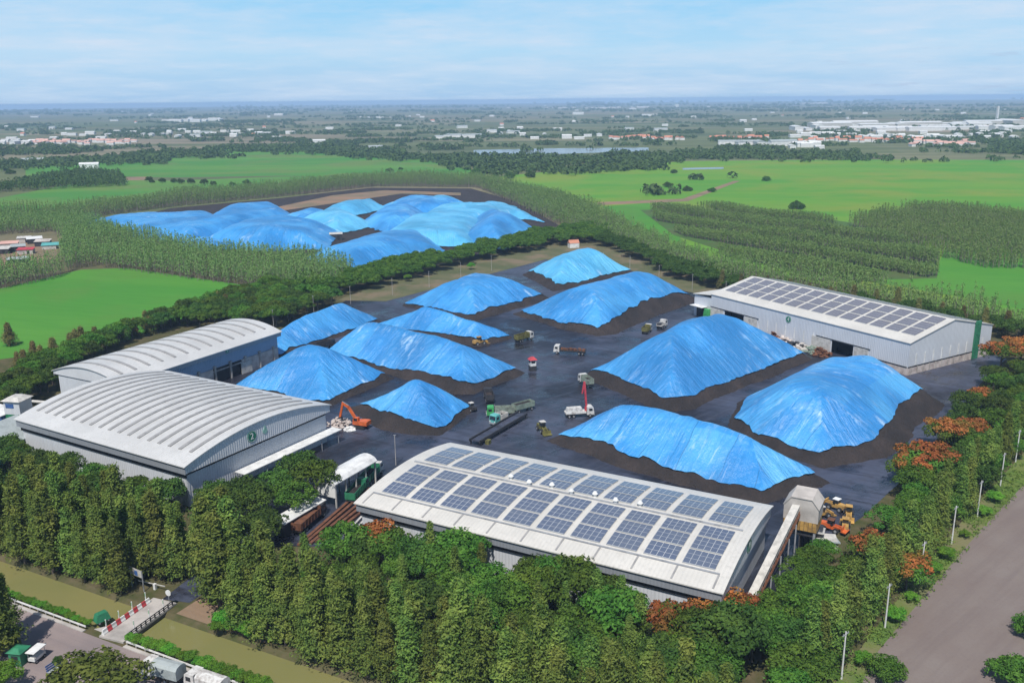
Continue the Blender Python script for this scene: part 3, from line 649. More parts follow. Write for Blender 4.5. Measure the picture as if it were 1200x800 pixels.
# shed 4: gabled, at the right
e4 = 11.3; a, c, d = Vector(G(834, 344, e4)), Vector(G(1067, 401.5, e4)), Vector(G(1170, 381, e4))
A4 = math.atan2(c.y-a.y, c.x-a.x); L4 = (c-a).length; W4 = (d-c).dot(Vector((-math.sin(A4), math.cos(A4))))
w4 = thing('warehouse', 'big gabled warehouse with dark loading doors and a round green 4 sign', 'warehouse', (a.x, a.y, 0), A4)
P4 = lambda v: e4+4.9*(1-abs(2*v/W4-1))
roof_shell(w4, P4, L4, W4, 'roofsheet1', .3, 28)
def wall_with_gaps(parent, L_, y, z0, z1, gaps, mat, name='wall'):
    b = MB(); x = 0
    for (g0, g1, gz) in gaps+[(L_, L_, 0)]:
        if g0 > x: b.box((x+g0)/2, y, (z0+z1)/2, g0-x, .2, z1-z0)
        if gz: b.box((g0+g1)/2, y, (gz+z1)/2, g1-g0, .2, z1-gz)
        x = g1
    return b.build(name, mat, parent)
D4 = [(.085*L4, .20*L4, 5.6), (.665*L4, .765*L4, 5.2)]
wall_with_gaps(w4, L4, .1, 0.0, e4-.2, D4, 'wallsheet')
b = MB(); b.box(L4/2, W4-.1, e4/2, L4, .2, e4-.2); b.build('wall', 'wallsheet', w4)
for u in (0, L4-.2):
    pr = [(.2, 2.7 if u else 0), (W4-.2, 2.7 if u else 0), (W4-.2, e4-.25), (W4/2, P4(W4/2)-.25), (.2, e4-.25)]; n = 5; b = MB()
    b.add([(u, v, z) for v, z in pr]+[(u+.2, v, z) for v, z in pr], [(i, (i+1) % n, n+(i+1) % n, n+i) for i in range(n)]+[tuple(range(n)), tuple(range(n, 2*n))[::-1]]); b.build('gable', 'wallsheet_y', w4)
b = MB(); b.box(L4-.15, W4/2, 1.3, .5, W4+.4, 2.6); b.box(L4*.905, -.06, 1.3, L4*.185, .3, 2.6); b.build('plinth', 'plinth', w4)
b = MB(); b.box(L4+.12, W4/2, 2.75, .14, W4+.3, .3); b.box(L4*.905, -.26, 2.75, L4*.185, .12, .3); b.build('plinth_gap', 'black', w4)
for i in range(14):
    b = MB(); b.box(L4+.16, 1.5+(W4-3)*i/13, 1.3, .25, .4, 2.58); b.build('plinth_pier', 'concrete', w4)
b = MB()
for i in range(9): b.box(L4+.03, 4+(W4-9)*i/8, 5.0, .06, .7, 4.0)
b.build('skylight_strip', 'white', w4)
b = MB()
for i in range(9): b.box(L4*(.24+.048*i), -.03, 4.0, .5, .06, 4.2)
b.build('skylight_strip', 'white', w4)
for (g0, g1, gz) in D4:
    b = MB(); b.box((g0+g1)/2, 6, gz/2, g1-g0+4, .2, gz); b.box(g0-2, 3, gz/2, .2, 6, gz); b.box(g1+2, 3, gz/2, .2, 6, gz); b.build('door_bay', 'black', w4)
    w = g1-g0
    b = MB(); b.box(g0-w*.5-.1, -.12, gz*.5, w*.9, .1, gz*.98); b.build('sliding_door', 'offwhite', w4)
    b = MB(); b.box(g1+w*.35+.1, -.12, gz*.5, w*.62, .1, gz*.98); b.build('sliding_door', 'offwhite', w4)
    b = MB(); b.box((g0+g1)/2, -.16, gz+.25, w*2.5, .14, .28); b.build('door_rail', 'dark', w4)
cu = (L4-3.4)/14
for (va, vb, rows) in ((.105, .480, 3), (.52, .90, 3)):
    for i in range(14):
        for r in range(rows):
            q = (vb-va)/rows; solar_block(w4, P4, 1.9+i*cu+.5, 1.9+(i+1)*cu-.75, (va+q*r)*W4+.36, (va+q*(r+1))*W4-.36, mat='solar_dusty')
disc(w4, (L4*.445, 0, 8.7), (0, -1), 1.3, '4')
b = MB()
for i in range(11): b.box(L4+.32, W4*.80, .7+i*1.25, .5, 3.0, 1.15)
b.build('climbing_net', 'green', w4)
# lean-to annex at its left end
b = MB(); b.box(-5.4, 8.2, 4.6, 10.4, 15.6, 9.2); b.build('annex', 'wallsheet', w4)
b = MB(); b.add([(-11, -.2, 9.3), (.2, -.2, 10.6), (.2, 16.6, 10.6), (-11, 16.6, 9.3), (-11, -.2, 9.5), (.2, -.2, 10.8), (.2, 16.6, 10.8), (-11, 16.6, 9.5)], [(3, 2, 1, 0), (4, 5, 6, 7), (0, 1, 5, 4), (1, 2, 6, 5), (2, 3, 7, 6), (3, 0, 4, 7)]); b.build('annex_roof', 'roofsheet1', w4)
b = MB(); b.box(-6.4, .36, 2.2, 5, .1, 4.4); b.build('annex_door', 'black', w4)
b = MB(); b.box(-6.4, -1.1, 5.0, 7.4, 3.2, .18, 0, 0); b.build('canopy', 'white', w4)
b = MB()
for i in range(5): b.box(-1.6+.1*i, -.7-.05*i, .6+i*.9, 3.4-.25*i, 1.1, .85, .06*i)
b.build('green_netting', 'lime', w4)
# ------------------------------------------------------------------ vehicles and machines
def wheels(t, xs, y, r, w=.36):
    for x in xs:
        for s_ in (-1, 1):
            b = MB(); b.bar((x, s_*y-w/2, r), (x, s_*y+w/2, r), r, n=14); q = b.build('wheel', 'rubber', t)
            b = MB(); b.bar((x, s_*(y+w/2-.02), r), (x, s_*(y+w/2+.03), r), r*.5, n=10); b.build('rim', 'grey', q)
def heading(p0, p1):
    a, c = G(*p0), G(*p1); return ((a[0]+c[0])/2, (a[1]+c[1])/2), math.atan2(c[1]-a[1], c[0]-a[0])
def truck(label, p0, p1, cab, bed, Ln=9.0, load=None, kind='tipper', z=0.05, cat='truck', tarp=None, name='dump_truck'):
    (x, y), rz = heading(p0, p1); t = thing(name, label, cat, (x, y, z), rz)
    cab, bed = [{'white': 'dustwhite', 'greybed': 'dustgrey'}.get(q, q) for q in (cab, bed)]
    h = Ln/2
    b = MB(); b.box(0, 0, .95, Ln-.6, .9, .35); b.box(-h+.3, 0, .8, .2, 2.3, .3); b.build('chassis', 'dark', t)
    b = MB(); b.prism([(h-2.1, .75), (h-.02, .75), (h, 1.7), (h-.25, 3.0), (h-.6, 3.2), (h-2.1, 3.2)], -1.2, 1.2); q = b.build('cab', cab, t)
    b = MB(); b.add([(h+.03, -1.05, 1.8), (h+.03, 1.05, 1.8), (h-.2, 1.0, 2.85), (h-.2, -1.0, 2.85)], [(0, 1, 2, 3)]); b.box(h-1.0, 1.2, 2.3, 1.0, .06, .75); b.box(h-1.0, -1.2, 2.3, 1.0, .06, .75); b.build('windscreen', 'glass', q)
    b = MB(); b.box(h+.06, 0, .8, .18, 2.4, .45); b.build('bumper', 'grey', q)
    for s_ in (-1, 1): b = MB(); b.box(h+.05, s_*.9, 1.3, .08, .4, .25); b.build('headlight', 'white', q)
    xb0, xb1 = -h, h-2.35; m = (xb0+xb1)/2; l = xb1-xb0
    if kind == 'tipper':
        b = MB(); b.box(m, 0, 1.28, l, 2.45, .14)
        for s_ in (-1, 1): b.box(m, s_*1.2, 2.1, l, .1, 1.6)
        b.box(xb0+.05, 0, 2.1, .1, 2.3, 1.6); b.box(xb1-.05, 0, 2.3, .1, 2.3, 2.0)
        for k in range(7):
            for s_ in (-1, 1): b.box(xb0+.4+k*(l-.8)/6, s_*1.29, 2.1, .12, .1, 1.55)
        b.build('tipper_body', bed, t)
        b = MB(); b.box(m, 0, 2.0 if load is None else 2.4, l-.3, 2.2, .5, 0, 0, .8); b.build('load', load or 'coal', t)
    elif kind == 'flat':
        b = MB(); b.box(m, 0, 1.3, l, 2.45, .2); b.box(xb1-.1, 0, 1.8, .12, 2.4, 1.0)
        for k in range(9):
            for s_ in (-1, 1): b.box(xb0+.2+k*(l-.4)/8, s_*1.18, 1.75, .1, .1, .9)
        b.build('flatbed', bed, t)
        b = MB()
        for k in range(6): b.box(xb0+.8+k*(l-1.6)/5, .3*(-1)**k, 1.75, 1.1, 1.6, .7, .3*k, .1)
        b.build('load', load or 'rust', t)
    elif kind == 'covered':
        pr = [(-1.2, 1.2), (1.2, 1.2), (1.2, 2.9), (.8, 3.35), (0, 3.5), (-.8, 3.35), (-1.2, 2.9)]; n = len(pr); b = MB()
        b.add([(xb0, v, w) for v, w in pr]+[(xb1, v, w) for v, w in pr], [(i, (i+1) % n, n+(i+1) % n, n+i) for i in range(n)]+[tuple(range(n))[::-1], tuple(range(n, 2*n))]); b.build('canvas_cover', bed, t)
    elif kind == 'tank':
        b = MB(); b.box(m, 0, 1.5, l, 2.4, .5); b.box(m-.3, 0, 2.3, l*.8, 2.2, 1.3, 0, 0, .85); b.build('pump_body', bed, t)
    wheels(t, [h-1.2, -h+1.1, -h+2.4], 1.05, .52)
    return t
truck('long flatbed truck with white cab crossing the open yard', (686, 415.5), (650, 413.5), 'white', 'dark', 11.8, kind='flat', name='flatbed_truck')
truck('olive sided dump truck with white cab beside the big heaps', (604, 402), (624, 396.5), 'white', 'olive', 8.6)
truck('black dump truck parked between two heaps by the rear ribbed shed', (369, 412), (393, 405), 'dark', 'dark', 8.5)
truck('bright green truck pulling up at the dark belt conveyor', (600, 487), (573, 488), 'lime', 'greybed', 8.2)
truck('small teal cab truck squeezed against the dark belt conveyor', (594, 492), (575, 500), 'teal', 'offwhite', 5.6)
truck('dump truck with white cab and pale bed climbing the largest heap', (692, 455), (681, 448), 'white', 'greybed', 7.0, z=.2)
truck('dark dump truck with pale cab roof behind the small pale heap', (575, 474), (571, 464), 'dark', 'dark', 7.5)
truck('yellow green dump truck on the track behind the largest heap', (754, 393), (762, 387), 'offwhite', 'olive', 6.5)
truck('small white pickup truck on the track behind the largest heap', (771, 386), (780, 382), 'white', 'white', 5.4, name='pickup_truck', kind='flat', load='dark')
(xx, yy), rr = heading((600, 485), (626, 478)); tr = thing('trailer', 'grey green open trailer behind the bright green truck', 'trailer', (xx, yy, .05), rr)
b = MB(); b.box(0, 0, 1.2, 7, 2.4, .2); b.box(0, 1.2, 2.0, 7, .1, 1.5); b.box(0, -1.2, 2.0, 7, .1, 1.5); b.box(3.45, 0, 2.0, .1, 2.4, 1.5); b.box(-3.45, 0, 2.0, .1, 2.4, 1.5); b.build('trailer_body', 'greybed', tr)
b = MB(); b.box(0, 0, 2.2, 6.6, 2.2, .5, 0, 0, .85); b.build('load', 'coal', tr); wheels(tr, [-2.4, 2.4], 1.05, .5)
# white pump truck with an upright red boom
pt = truck('white pump truck with a raised red boom beside the streaked heap', (664, 489), (693, 487), 'white', 'white', 8.5, kind='tank', name='pump_truck')
b = MB(); b.beam((2.2, 0, 2.6), (1.5, 0, 10.6), .5, .55); b.beam((1.5, .1, 10.6), (.9, .1, 7.0), .35, .4); b.build('boom', 'red', pt)
b = MB(); b.bar((2.2, 0, 1.6), (2.2, 0, 2.8), .55, n=12); b.build('turret', 'red', pt)
def excavator(label, p, rz, body='orange'):
    x, y = G(*p); t = thing('excavator', label, 'excavator', (x, y, .05), rz)
    for s_ in (-1, 1):
        b = MB(); b.prism([(-2.1, .45), (-1.7, 0), (1.7, 0), (2.1, .45), (1.7, .9), (-1.7, .9)], s_*1.25-.3, s_*1.25+.3); b.build('track', 'rubber', t)
    b = MB(); b.box(0, 0, .9, 2.2, 2.0, .4); b.build('undercarriage', 'dark', t)
    b = MB(); b.prism([(-2.6, 1.2), (1.6, 1.2), (1.6, 2.0), (-.4, 2.3), (-2.4, 2.4), (-2.9, 1.9)], -1.35, 1.35); b.build('house', body, t)
    b = MB(); b.box(-2.5, 0, 1.75, .9, 2.6, 1.15); b.build('counterweight', body, t)
    b = MB(); b.prism([(-.2, 1.9), (1.5, 1.9), (1.55, 2.7), (1.1, 3.3), (-.2, 3.3)], .25, 1.3); q = b.build('cab', body, t)
    b = MB(); b.box(.6, 1.32, 2.75, 1.1, .05, .75); b.box(1.5, .78, 2.75, .1, .8, .75, 0, .3); b.build('window', 'glass', q)
    b = MB(); b.beam((1.2, -.3, 2.0), (3.6, -.3, 5.6), .5, .75); b.beam((3.6, -.3, 5.6), (5.6, -.3, 6.6), .45, .65); b.build('boom', body, t)
    b = MB(); b.beam((5.4, -.3, 6.9), (6.7, -.3, 2.2), .4, .6); b.build('stick', body, t)
    b = MB(); b.bar((1.6, -.3, 1.6), (3.8, -.3, 4.9), .12); b.bar((3.6, -.3, 6.2), (5.6, -.3, 7.1), .1); b.build('hydraulic_ram', 'grey', t)
    b = MB(); b.prism([(6.3, 2.4), (7.1, 2.2), (6.9, 1.0), (6.1, .6), (5.7, 1.2), (6.1, 1.5)], -.95, .35); b.build('bucket', 'dark', t)
    return t
ex = excavator('orange tracked excavator with folded boom by the shed marked 2', (422, 501), math.radians(158))
def loader(label, p, rz, c='yellow', sc=1.0, group=None, roofc=None, up=0.0):
    x, y = G(*p); t = thing('wheel_loader', label, 'wheel loader', (x, y, .05), rz, group, (sc,)*3)
    b = MB(); b.box(-1.4, 0, 1.5, 2.8, 1.7, 1.1, 0, 0, .9); b.box(.8, 0, 1.1, 1.8, 1.2, .7); b.build('body', c, t)
    b = MB(); b.box(-.2, 0, 2.5, 1.4, 1.5, 1.2, 0, 0, .9); q = b.build('cab', 'glass', t)
    b = MB(); b.box(-.2, 0, 3.18, 1.7, 1.7, .16); b.build('cab_roof', roofc or c, q)
    wheels(t, [-1.6, 1.4], 1.0, .72, .5)
    for s_ in (-1, 1): b = MB(); b.beam((.6, s_*.55, 1.7), (3.0, s_*.55, .8+up), .22, .35); b.build('lift_arm', c, t)
    b = MB(); b.prism([(2.8, .2+up), (4.0, .1+up), (4.1, .3+up), (3.1, .5+up), (3.0, 1.4+up), (2.75, 1.3+up)], -1.35, 1.35); b.build('bucket', c, t)
    return t
loader('yellow wheel loader working at the small peaked heap', (562, 404), .6)
loader('tan wheel loader parked by the foot of the streaked heap', (636, 506), -1.2, 'olive', .95, roofc='offwhite')
loader('dark wheel loader behind the small pale heap', (552, 481), 2.2, 'dark', .8, roofc='offwhite')
for i, (p, r, lab, rc, c) in enumerate([((962, 606), .4, 'yellow wheel loader closest to the hopper tower', 'offwhite', 'yellow'), ((979, 597), 2.3, 'yellow wheel loader farthest back of the cluster with a white canopy', 'white', 'yellow'),
        ((994, 606), -1.9, 'yellow wheel loader at the right end of the cluster', 'yellow', 'yellow'), ((974, 622), -.7, 'rusty orange wheel loader in front of the cluster by the tin roofs', 'rust', 'orange'), ((990, 620), 1.2, 'yellow wheel loader in front of the cluster next to the trees', 'yellow', 'yellow')]):
    loader(lab, p, r, c, .85, 'wheel loaders clustered by the hopper tower', rc, .8*(i % 2))
# guard booth
x, y = G(624, 434); gb = thing('guard_booth', 'white guard booth with a red roof standing alone in the yard', 'guard booth', (x, y, .03), .3)
b = MB(); b.box(0, 0, .9, 2.2, 2.2, 1.8); b.build('base', 'dark', gb)
b = MB(); b.box(0, 0, 2.9, 2.0, 2.0, 2.2); q = b.build('cabin', 'white', gb)
b = MB(); b.box(0, -1.02, 3.2, 1.4, .05, .8); b.box(-1.02, 0, 3.2, .05, 1.4, .8); b.build('window', 'glass', q)
b = MB(); b.box(0, 0, 4.4, 2.8, 2.8, .9, 0, 0, .35); b.build('roof', 'red', gb)
# rubble pile near excavator
def pile(name, label, cat, p, r, h, mats, n=40, rz=0, lx=1.0, sz=(.5, 1.2)):
    x, y = G(*p); b = MB(); rr = random.Random(int(p[0]*7+p[1]))
    for i in range(n):
        a = rr.uniform(0, 2*PI); q = r*math.sqrt(rr.random()); z = h*(1-q/r)*rr.uniform(.3, 1)
        b.box(q*math.cos(a)*lx, q*math.sin(a), max(.15, z), rr.uniform(*sz)*lx, rr.uniform(*sz), rr.uniform(.15, .5), rr.uniform(0, 3), rr.uniform(-.6, .6))
    o = b.build(name, mats); o.location = (x, y, .05); o.rotation_euler = (0, 0, rz); return tag(o, label, cat)
pile('rubble_heap', 'pinkish rubble pile under the excavator bucket', 'rubble pile', (398, 497), 3.6, 2.4, 'plinth', 70)
pile('sandbag_heap', 'small white heap of bags beside the excavator', 'bag pile', (411, 503), 1.8, 1.0, 'white', 22)
for i, (px, py, mt, ds) in enumerate([(906, 397, 'rust', 'rusty scrap pile against the wall of the shed marked 4, leftmost'), (918, 401, 'plinth', 'pale scrap pile under the round 4 sign'), (931, 406, 'dark', 'black scrap pile right of the round 4 sign'),
        (941, 409, 'hutwall', 'cream scrap pile halfway to the dark loading door'), (951, 412, 'greybed', 'grey scrap pile with long beams near the loading door'), (961, 415, 'rust', 'rusty brown scrap pile closest to the loading door')]):
    pile('scrap_pile', ds, 'scrap pile', (px, py), 3.2, 2.8, mt, 46, A4, 1.3, (.5, 1.8))['group'] = 'scrap piles along the shed wall'
# dark belt conveyor beside the green truck
x0, y0 = G(556, 522); x1, y1 = G(612, 489); an = math.atan2(y1-y0, x1-x0); ln = math.hypot(x1-x0, y1-y0)
bc = thing('belt_conveyor', 'long dark belt conveyor poking out behind the solar roofed shed', 'conveyor', (x0, y0, .03), an)
for s_ in (-1.6, 1.6):
    b = MB(); b.box(ln/2, s_, 1.3, ln, .35, .8); b.build('side_beam', 'dark', bc)
b = MB(); b.box(ln/2, 0, 1.2, ln-.4, 2.6, .12); b.build('belt', 'yard', bc)
for k in range(6):
    b = MB(); b.box(.8+k*(ln-1.6)/5, 1.6, .45, .3, .3, .9); b.box(.8+k*(ln-1.6)/5, -1.6, .45, .3, .3, .9); b.build('leg', 'dark', bc)
b = MB()
b.box(3, -2.5, .55, 1.6, 1.1, 1.1, .1)
b.build('drive_unit', 'olive', bc)
# hopper tower and inclined conveyor at the end of shed 1
def loc1(u, v): c_, s_ = math.cos(A1), math.sin(A1); return (w1.location.x+u*c_-v*s_, w1.location.y+u*s_+v*c_)
tx, ty = G(938, 640); tw = thing('hopper_tower', 'white hopper tower with a yellow band beside the solar roofed shed', 'hopper tower', (tx, ty, .03), A1)
for (i, j) in ((-1, -1), (1, -1), (1, 1), (-1, 1)): b = MB(); b.box(i*3.2, j*2.8, 2.6, .5, .5, 5.2); b.build('leg', 'grey', tw)
b = MB(); b.box(0, 0, 4.2, 6.4, 5.6, .3); b.box(0, 0, 2.2, .3, 5.4, 3.4); b.build('platform', 'dark', tw)
b = MB(); b.box(0, 0, 6.5, 7.4, 6.4, 2.2); q = b.build('yellow_band', 'yellow', tw)
b = MB()
for k in range(9): b.box(-3.6+k*.9, -3.22, 6.5, .08, .06, 2.1)
b.build('panel_rib', 'dark', q)
pr = [(-3.8, 7.6), (3.8, 7.6), (3.8, 10.8), (2.2, 12.8), (-2.2, 12.8), (-3.8, 10.8)]; b = MB(); b.prism(pr, -3.2, 3.2); b.build('housing', 'hutwall', tw)
b = MB(); b.prism([(-3.95, 10.75), (-2.25, 12.85), (2.25, 12.85), (3.95, 10.75), (3.95, 10.95), (2.3, 13.05), (-2.3, 13.05), (-3.95, 10.95)], -3.4, 3.4); b.build('roof', 'hutwall', tw); tw.scale = (.9, .9, .93)
cx0, cy0 = G(880, 708); hx = Vector((cx0, cy0, 1.2)); tx2 = Vector((*G(936, 589, 10.2), 10.2)); dr = (tx2-hx)
cv = thing('inclined_conveyor', 'inclined covered conveyor rising to the hopper tower along the gable', 'conveyor', (hx.x, hx.y, 0), 0)
def rel(p): return Vector((p.x-hx.x, p.y-hx.y, p.z))
b = MB(); b.beam(rel(hx), rel(tx2), 1.3, 1.1); b.build('gallery', 'offwhite', cv)
b = MB(); b.beam(rel(hx)+Vector((0, 0, .7)), rel(tx2)+Vector((0, 0, .7)), 1.5, .2); b.build('gallery_roof', 'offwhite', cv)
b = MB(); up = Vector((0, 0, -1.4)); sd = dr.cross(Vector((0, 0, 1))).normalized()
for s_ in (-.85, .85):
    b.beam(rel(hx)+up*.9+sd*s_, rel(tx2)+up+sd*s_, .22, .3)
    for k in range(14):
        a, c = hx+dr*(k/14), hx+dr*((k+1)/14); b.beam(rel(a)+up*.9+sd*s_, rel(c)+Vector((0, 0, -.3))+sd*s_, .14, .14)
b.build('truss', 'rust', cv)
for k in (.3, .5, .68, .84):
    p_ = hx+dr*k; b = MB()
    for s_ in (-1, 1): b.beam((p_.x-hx.x+sd.x*s_, p_.y-hx.y+sd.y*s_, 0), tuple(rel(p_)+sd*s_+up), .25, .25)
    b.build('trestle', 'grey', cv)
def tin_shed(name, label, p, rz, lx, ly, h, roofm, wallm, slope=.12, cat='shed', group=None, z=.03):
    x, y = G(*p); t = thing(name, label, cat, (x, y, z), rz, group)
    b = MB(); b.box(0, 0, h/2, lx, ly, h); q = b.build('wall', wallm, t)
    b = MB(); b.box(0, 0, h+.25+slope*ly*.3, lx+.8, ly+.8, .16, PI/2, 0) if False else b.add([(-lx/2-.4, -ly/2-.4, h+.05), (lx/2+.4, -ly/2-.4, h+.05), (lx/2+.4, ly/2+.4, h+.05+slope*ly), (-lx/2-.4, ly/2+.4, h+.05+slope*ly)]+[(-lx/2-.4, -ly/2-.4, h+.22), (lx/2+.4, -ly/2-.4, h+.22), (lx/2+.4, ly/2+.4, h+.22+slope*ly), (-lx/2-.4, ly/2+.4, h+.22+slope*ly)], [(3, 2, 1, 0), (4, 5, 6, 7), (0, 1, 5, 4), (1, 2, 6, 5), (2, 3, 7, 6), (3, 0, 4, 7)])
    b.build('roof', roofm, t)
    b = MB(); b.box(lx*.2, -ly/2-.03, h*.4, min(1.6, lx*.3), .06, h*.8); b.build('door', 'black', t)
    return t
tin_shed('tin_shed', 'white tin roofed lean-to under the hopper tower', (950, 633), A1+.1, 4.5, 4.5, 3.0, 'offwhite', 'dark', -.25)
tin_shed('tin_shed', 'low grey tin roofed shed in front of the yellow loaders', (965, 640), A1+.3, 5, 4, 2.0, 'tarpgrey', 'offwhite', -.3)
# between sheds 1 and 2
GA = A1+PI/2
x, y = G(408, 578); aw = thing('loading_shelter', 'white arched loading shelter beside the green trucks', 'shelter', (x, y, .03), GA)
pr = [(-3, 6.0), (-2.2, 6.8), (-1, 7.25), (0, 7.35), (1, 7.2), (2.2, 6.7), (3, 5.9), (3, 5.7), (2.2, 6.5), (0, 7.15), (-2.2, 6.6), (-3, 5.8)]
b = MB(); n = len(pr); b.add([(-8, v, w) for v, w in pr]+[(8, v, w) for v, w in pr], [(i, (i+1) % n, n+(i+1) % n, n+i) for i in range(n)]+[tuple(range(n))[::-1], tuple(range(n, 2*n))]); b.build('roof', 'white', aw)
for i in range(5):
    for s_ in (-2.6, 2.6): b = MB(); b.box(-7.5+i*3.75, s_, 2.9, .3, .3, 5.8); b.build('post', 'offwhite', aw)
b = MB(); b.box(-7.7, 0, 4.2, .2, 5.4, 3.4); b.build('end_panel', 'white', aw)
truck('dark green covered wagon truck nearest the white arched shelter', (410, 592), (428, 571), 'green', 'green', 9.5, name='green_truck')
truck('dark green truck with white cab at the yard end of the shelter', (428, 570), (444, 553), 'white', 'green', 9.5, name='green_truck')
truck('brown loaded truck waiting under the trees by the rusty beams', (345, 630), (380, 600), 'dark', 'rust', 11, load='rust', name='loaded_truck')
tin_shed('tin_shed', 'narrow white tin roofed shed at the edge of the shade trees', (352, 614), GA, 13, 3, 3.2, 'white', 'dark', .1)
for i in range(5):
    a = Vector((*G(350+i*7, 640-i*1), .35+.1*(i % 2))); c = Vector((*G(428+i*6, 572+i*2), .35+.1*(i % 2)))
    m_ = (a+c)/2; b = MB(); b.beam(a-m_, c-m_, .7, .4); o = b.build('steel_beam', 'rust'); o.location = m_
    tag(o, 'long rusty steel beam lying beside the green trucks', 'steel beam', 'rusty steel beams on the ground')
for i in range(4):
    a = Vector((*G(404+i*5, 628+i*1.5), .3)); c = Vector((*G(424+i*5, 607+i*2), .3)); m_ = (a+c)/2
    b = MB(); b.beam(a-m_, c-m_, .5, .5); o = b.build('pipe_bundle', 'offwhite'); o.location = m_; tag(o, 'short pale pipe bundle lying at the corner of the solar roofed shed', 'pipe bundle', 'pale pipe bundles by the solar shed')
# left edge sheds
x, y = G(25, 499); hu = thing('weigh_tower', 'tall white and green hut with a pale pitched roof behind shed 2', 'hut', (x, y, .03), A2+.35)
b = MB(); b.box(0, 0, 2.2, 5, 5, 4.4); b.build('lower_wall', 'green', hu)
b = MB(); b.box(0, 0, 6.4, 5.1, 5.1, 4.0); q = b.build('upper_wall', 'wallsheet', hu); b = MB(); b.box(-.6, -2.58, 6.9, 2.6, .08, 1.2); b.build('window', 'blue', q)
b = MB(); b.box(0, 0, 8.8, 6.2, 6.2, .9, 0, 0, .5); b.build('roof', 'offwhite', hu)
tin_shed('tin_shed', 'low white roofed blue shed at the left edge behind the green roof', (3, 497), A2, 9, 5, 4, 'white', 'blue', .08)
x, y = G(2, 532); gs = thing('green_shed', 'gabled shed with green end wall and pale roof cut by the left edge', 'shed', (x, y, .03), A2+.2)
b = MB(); b.prism([(-7, 0), (7, 0), (7, 5), (0, 8.6), (-7, 5)], -6, 6); b.build('wall', 'teal', gs)
for s_ in (-1, 1): b = MB(); b.beam((s_*7.6, 0, 4.85), (0, 0, 8.85), 13, .18) if False else b.add([(s_*7.8, -6.5, 4.7), (0, -6.5, 8.8), (0, 6.5, 8.8), (s_*7.8, 6.5, 4.7), (s_*7.8, -6.5, 4.95), (0, -6.5, 9.05), (0, 6.5, 9.05), (s_*7.8, 6.5, 4.95)], [(3, 2, 1, 0), (4, 5, 6, 7), (0, 1, 5, 4), (1, 2, 6, 5), (2, 3, 7, 6), (3, 0, 4, 7)]); b.build('roof', 'tarpgrey', gs)
b = MB(); a = Vector((*G(38, 470, 4.5), 4.5)); c = Vector((*G(62, 472, 4.5), 4.5)); m_ = (a+c)/2; b.bar(a-m_, c-m_, .45, n=10); b.bar((0, 0, -4.5), (0, 0, 0), .2); o = b.build('pipe_duct', 'offwhite'); o.location = m_; tag(o, 'pale horizontal pipe duct behind the shed marked 2', 'pipe')
# ------------------------------------------------------------------ poles
pm = MB(); pm.bar((0, 0, 0), (0, 0, 8.6), .16, .11, n=8); 
am = MB(); am.beam((-.9, 0, 8.1), (.9, 0, 8.1), .12, .14); am.bar((-.7, 0, 8.1), (-.7, 0, 8.4), .06); am.bar((.7, 0, 8.1), (.7, 0, 8.4), .06)
RP = [(986, 795), (1037, 735), (1078, 682), (1115, 637), (1145, 605), (1172, 570), (1190, 541)]
wh = ['nearest the bottom edge', 'second from the bottom edge', 'third from the bottom edge', 'in the middle of the roadside row', 'beside the last wide bush', 'second from the far end', 'at the far end of the road']
p0 = None
for i, p in enumerate(RP):
    x, y = G(*p)
    if p0 is None:
        p0 = thing('utility_pole', '', 'utility pole', (x, y, 0), .7, 'concrete poles along the wide road'); pm.build('pole', 'pole', p0); am.build('crossarm', 'grey', p0); t = p0
    else: t = copy_tree(p0); t.location = (x, y, 0)
    t['label'] = 'slim white concrete pole along the wide road, '+wh[i]
mm = MB(); mm.bar((0, 0, 0), (0, 0, 8.2), .10, .07, n=8); ml = MB(); ml.box(0, 0, 8.2, .6, .2, .12)
YP = [(321, 386, 'at the corner of the rear ribbed shed'), (368, 368, 'behind the long heap next to the rear ribbed shed'), (411, 356, 'at the left end of the back verge'), (460, 346, 'on the back verge left of the scuffed heap'), (503, 337, 'behind the left end of the scuffed heap'),
      (540, 326, 'behind the top of the scuffed heap'), (576, 317, 'behind the right end of the scuffed heap'), (707, 313, 'right of the pale blue heap'), (738, 318, 'between the pale blue heap and the high heap'), (772, 330, 'behind the high heap'), (811, 341, 'left of the annex of the shed marked 4'), (850, 350, 'behind the annex of the shed marked 4'), (464, 545, 'on the dark yard corner behind the solar roofed shed'), (30, 492, 'behind the tall white and green hut')]
q0 = None
for px, py, w in YP:
    x, y = G(px, py)
    if q0 is None: q0 = thing('mast', '', 'light pole', (x, y, 0), 0, 'light poles around the yard'); mm.build('pole', 'concrete', q0); ml.build('lamp_head', 'grey', q0); t = q0
    else: t = copy_tree(q0); t.location = (x, y, 0)
    t['label'] = 'thin pale light pole '+w
# ------------------------------------------------------------------ bridge and canal side
bu, bv = toC(148, 739); BA = math.radians(69); bw = 5.4; bl = 11.8
ax = Vector(CW(bu, -1.0)); br = thing('bridge', 'small concrete bridge over the canal with dark railing on its right', 'bridge', (ax.x, ax.y, 0), BA)
b = MB(); b.box(bl/2, 0, .18, bl+1.5, bw, .34); b.build('deck', 'concrete', br)
b = MB(); b.box(bl/2, -bw/2+.1, -.25, bl, .3, .5); b.box(bl/2, bw/2-.1, -.25, bl, .3, .5); b.build('girder', 'dark', br)
for k in (.33, .67): b = MB(); b.box(bl*k, 0, -.9, .6, bw-.4, 1.6); b.build('pier', 'concrete', br)
b = MB(); b.beam((.2, -bw/2+.1, 1.2), (bl, -bw/2+.1, 1.2), .14, .14); b.beam((.2, -bw/2+.1, .8), (bl, -bw/2+.1, .8), .1, .1)
for k in range(11): b.box(.3+k*(bl-.5)/10, -bw/2+.1, .8, .18, .18, .9)
b.build('railing', 'dark', br)
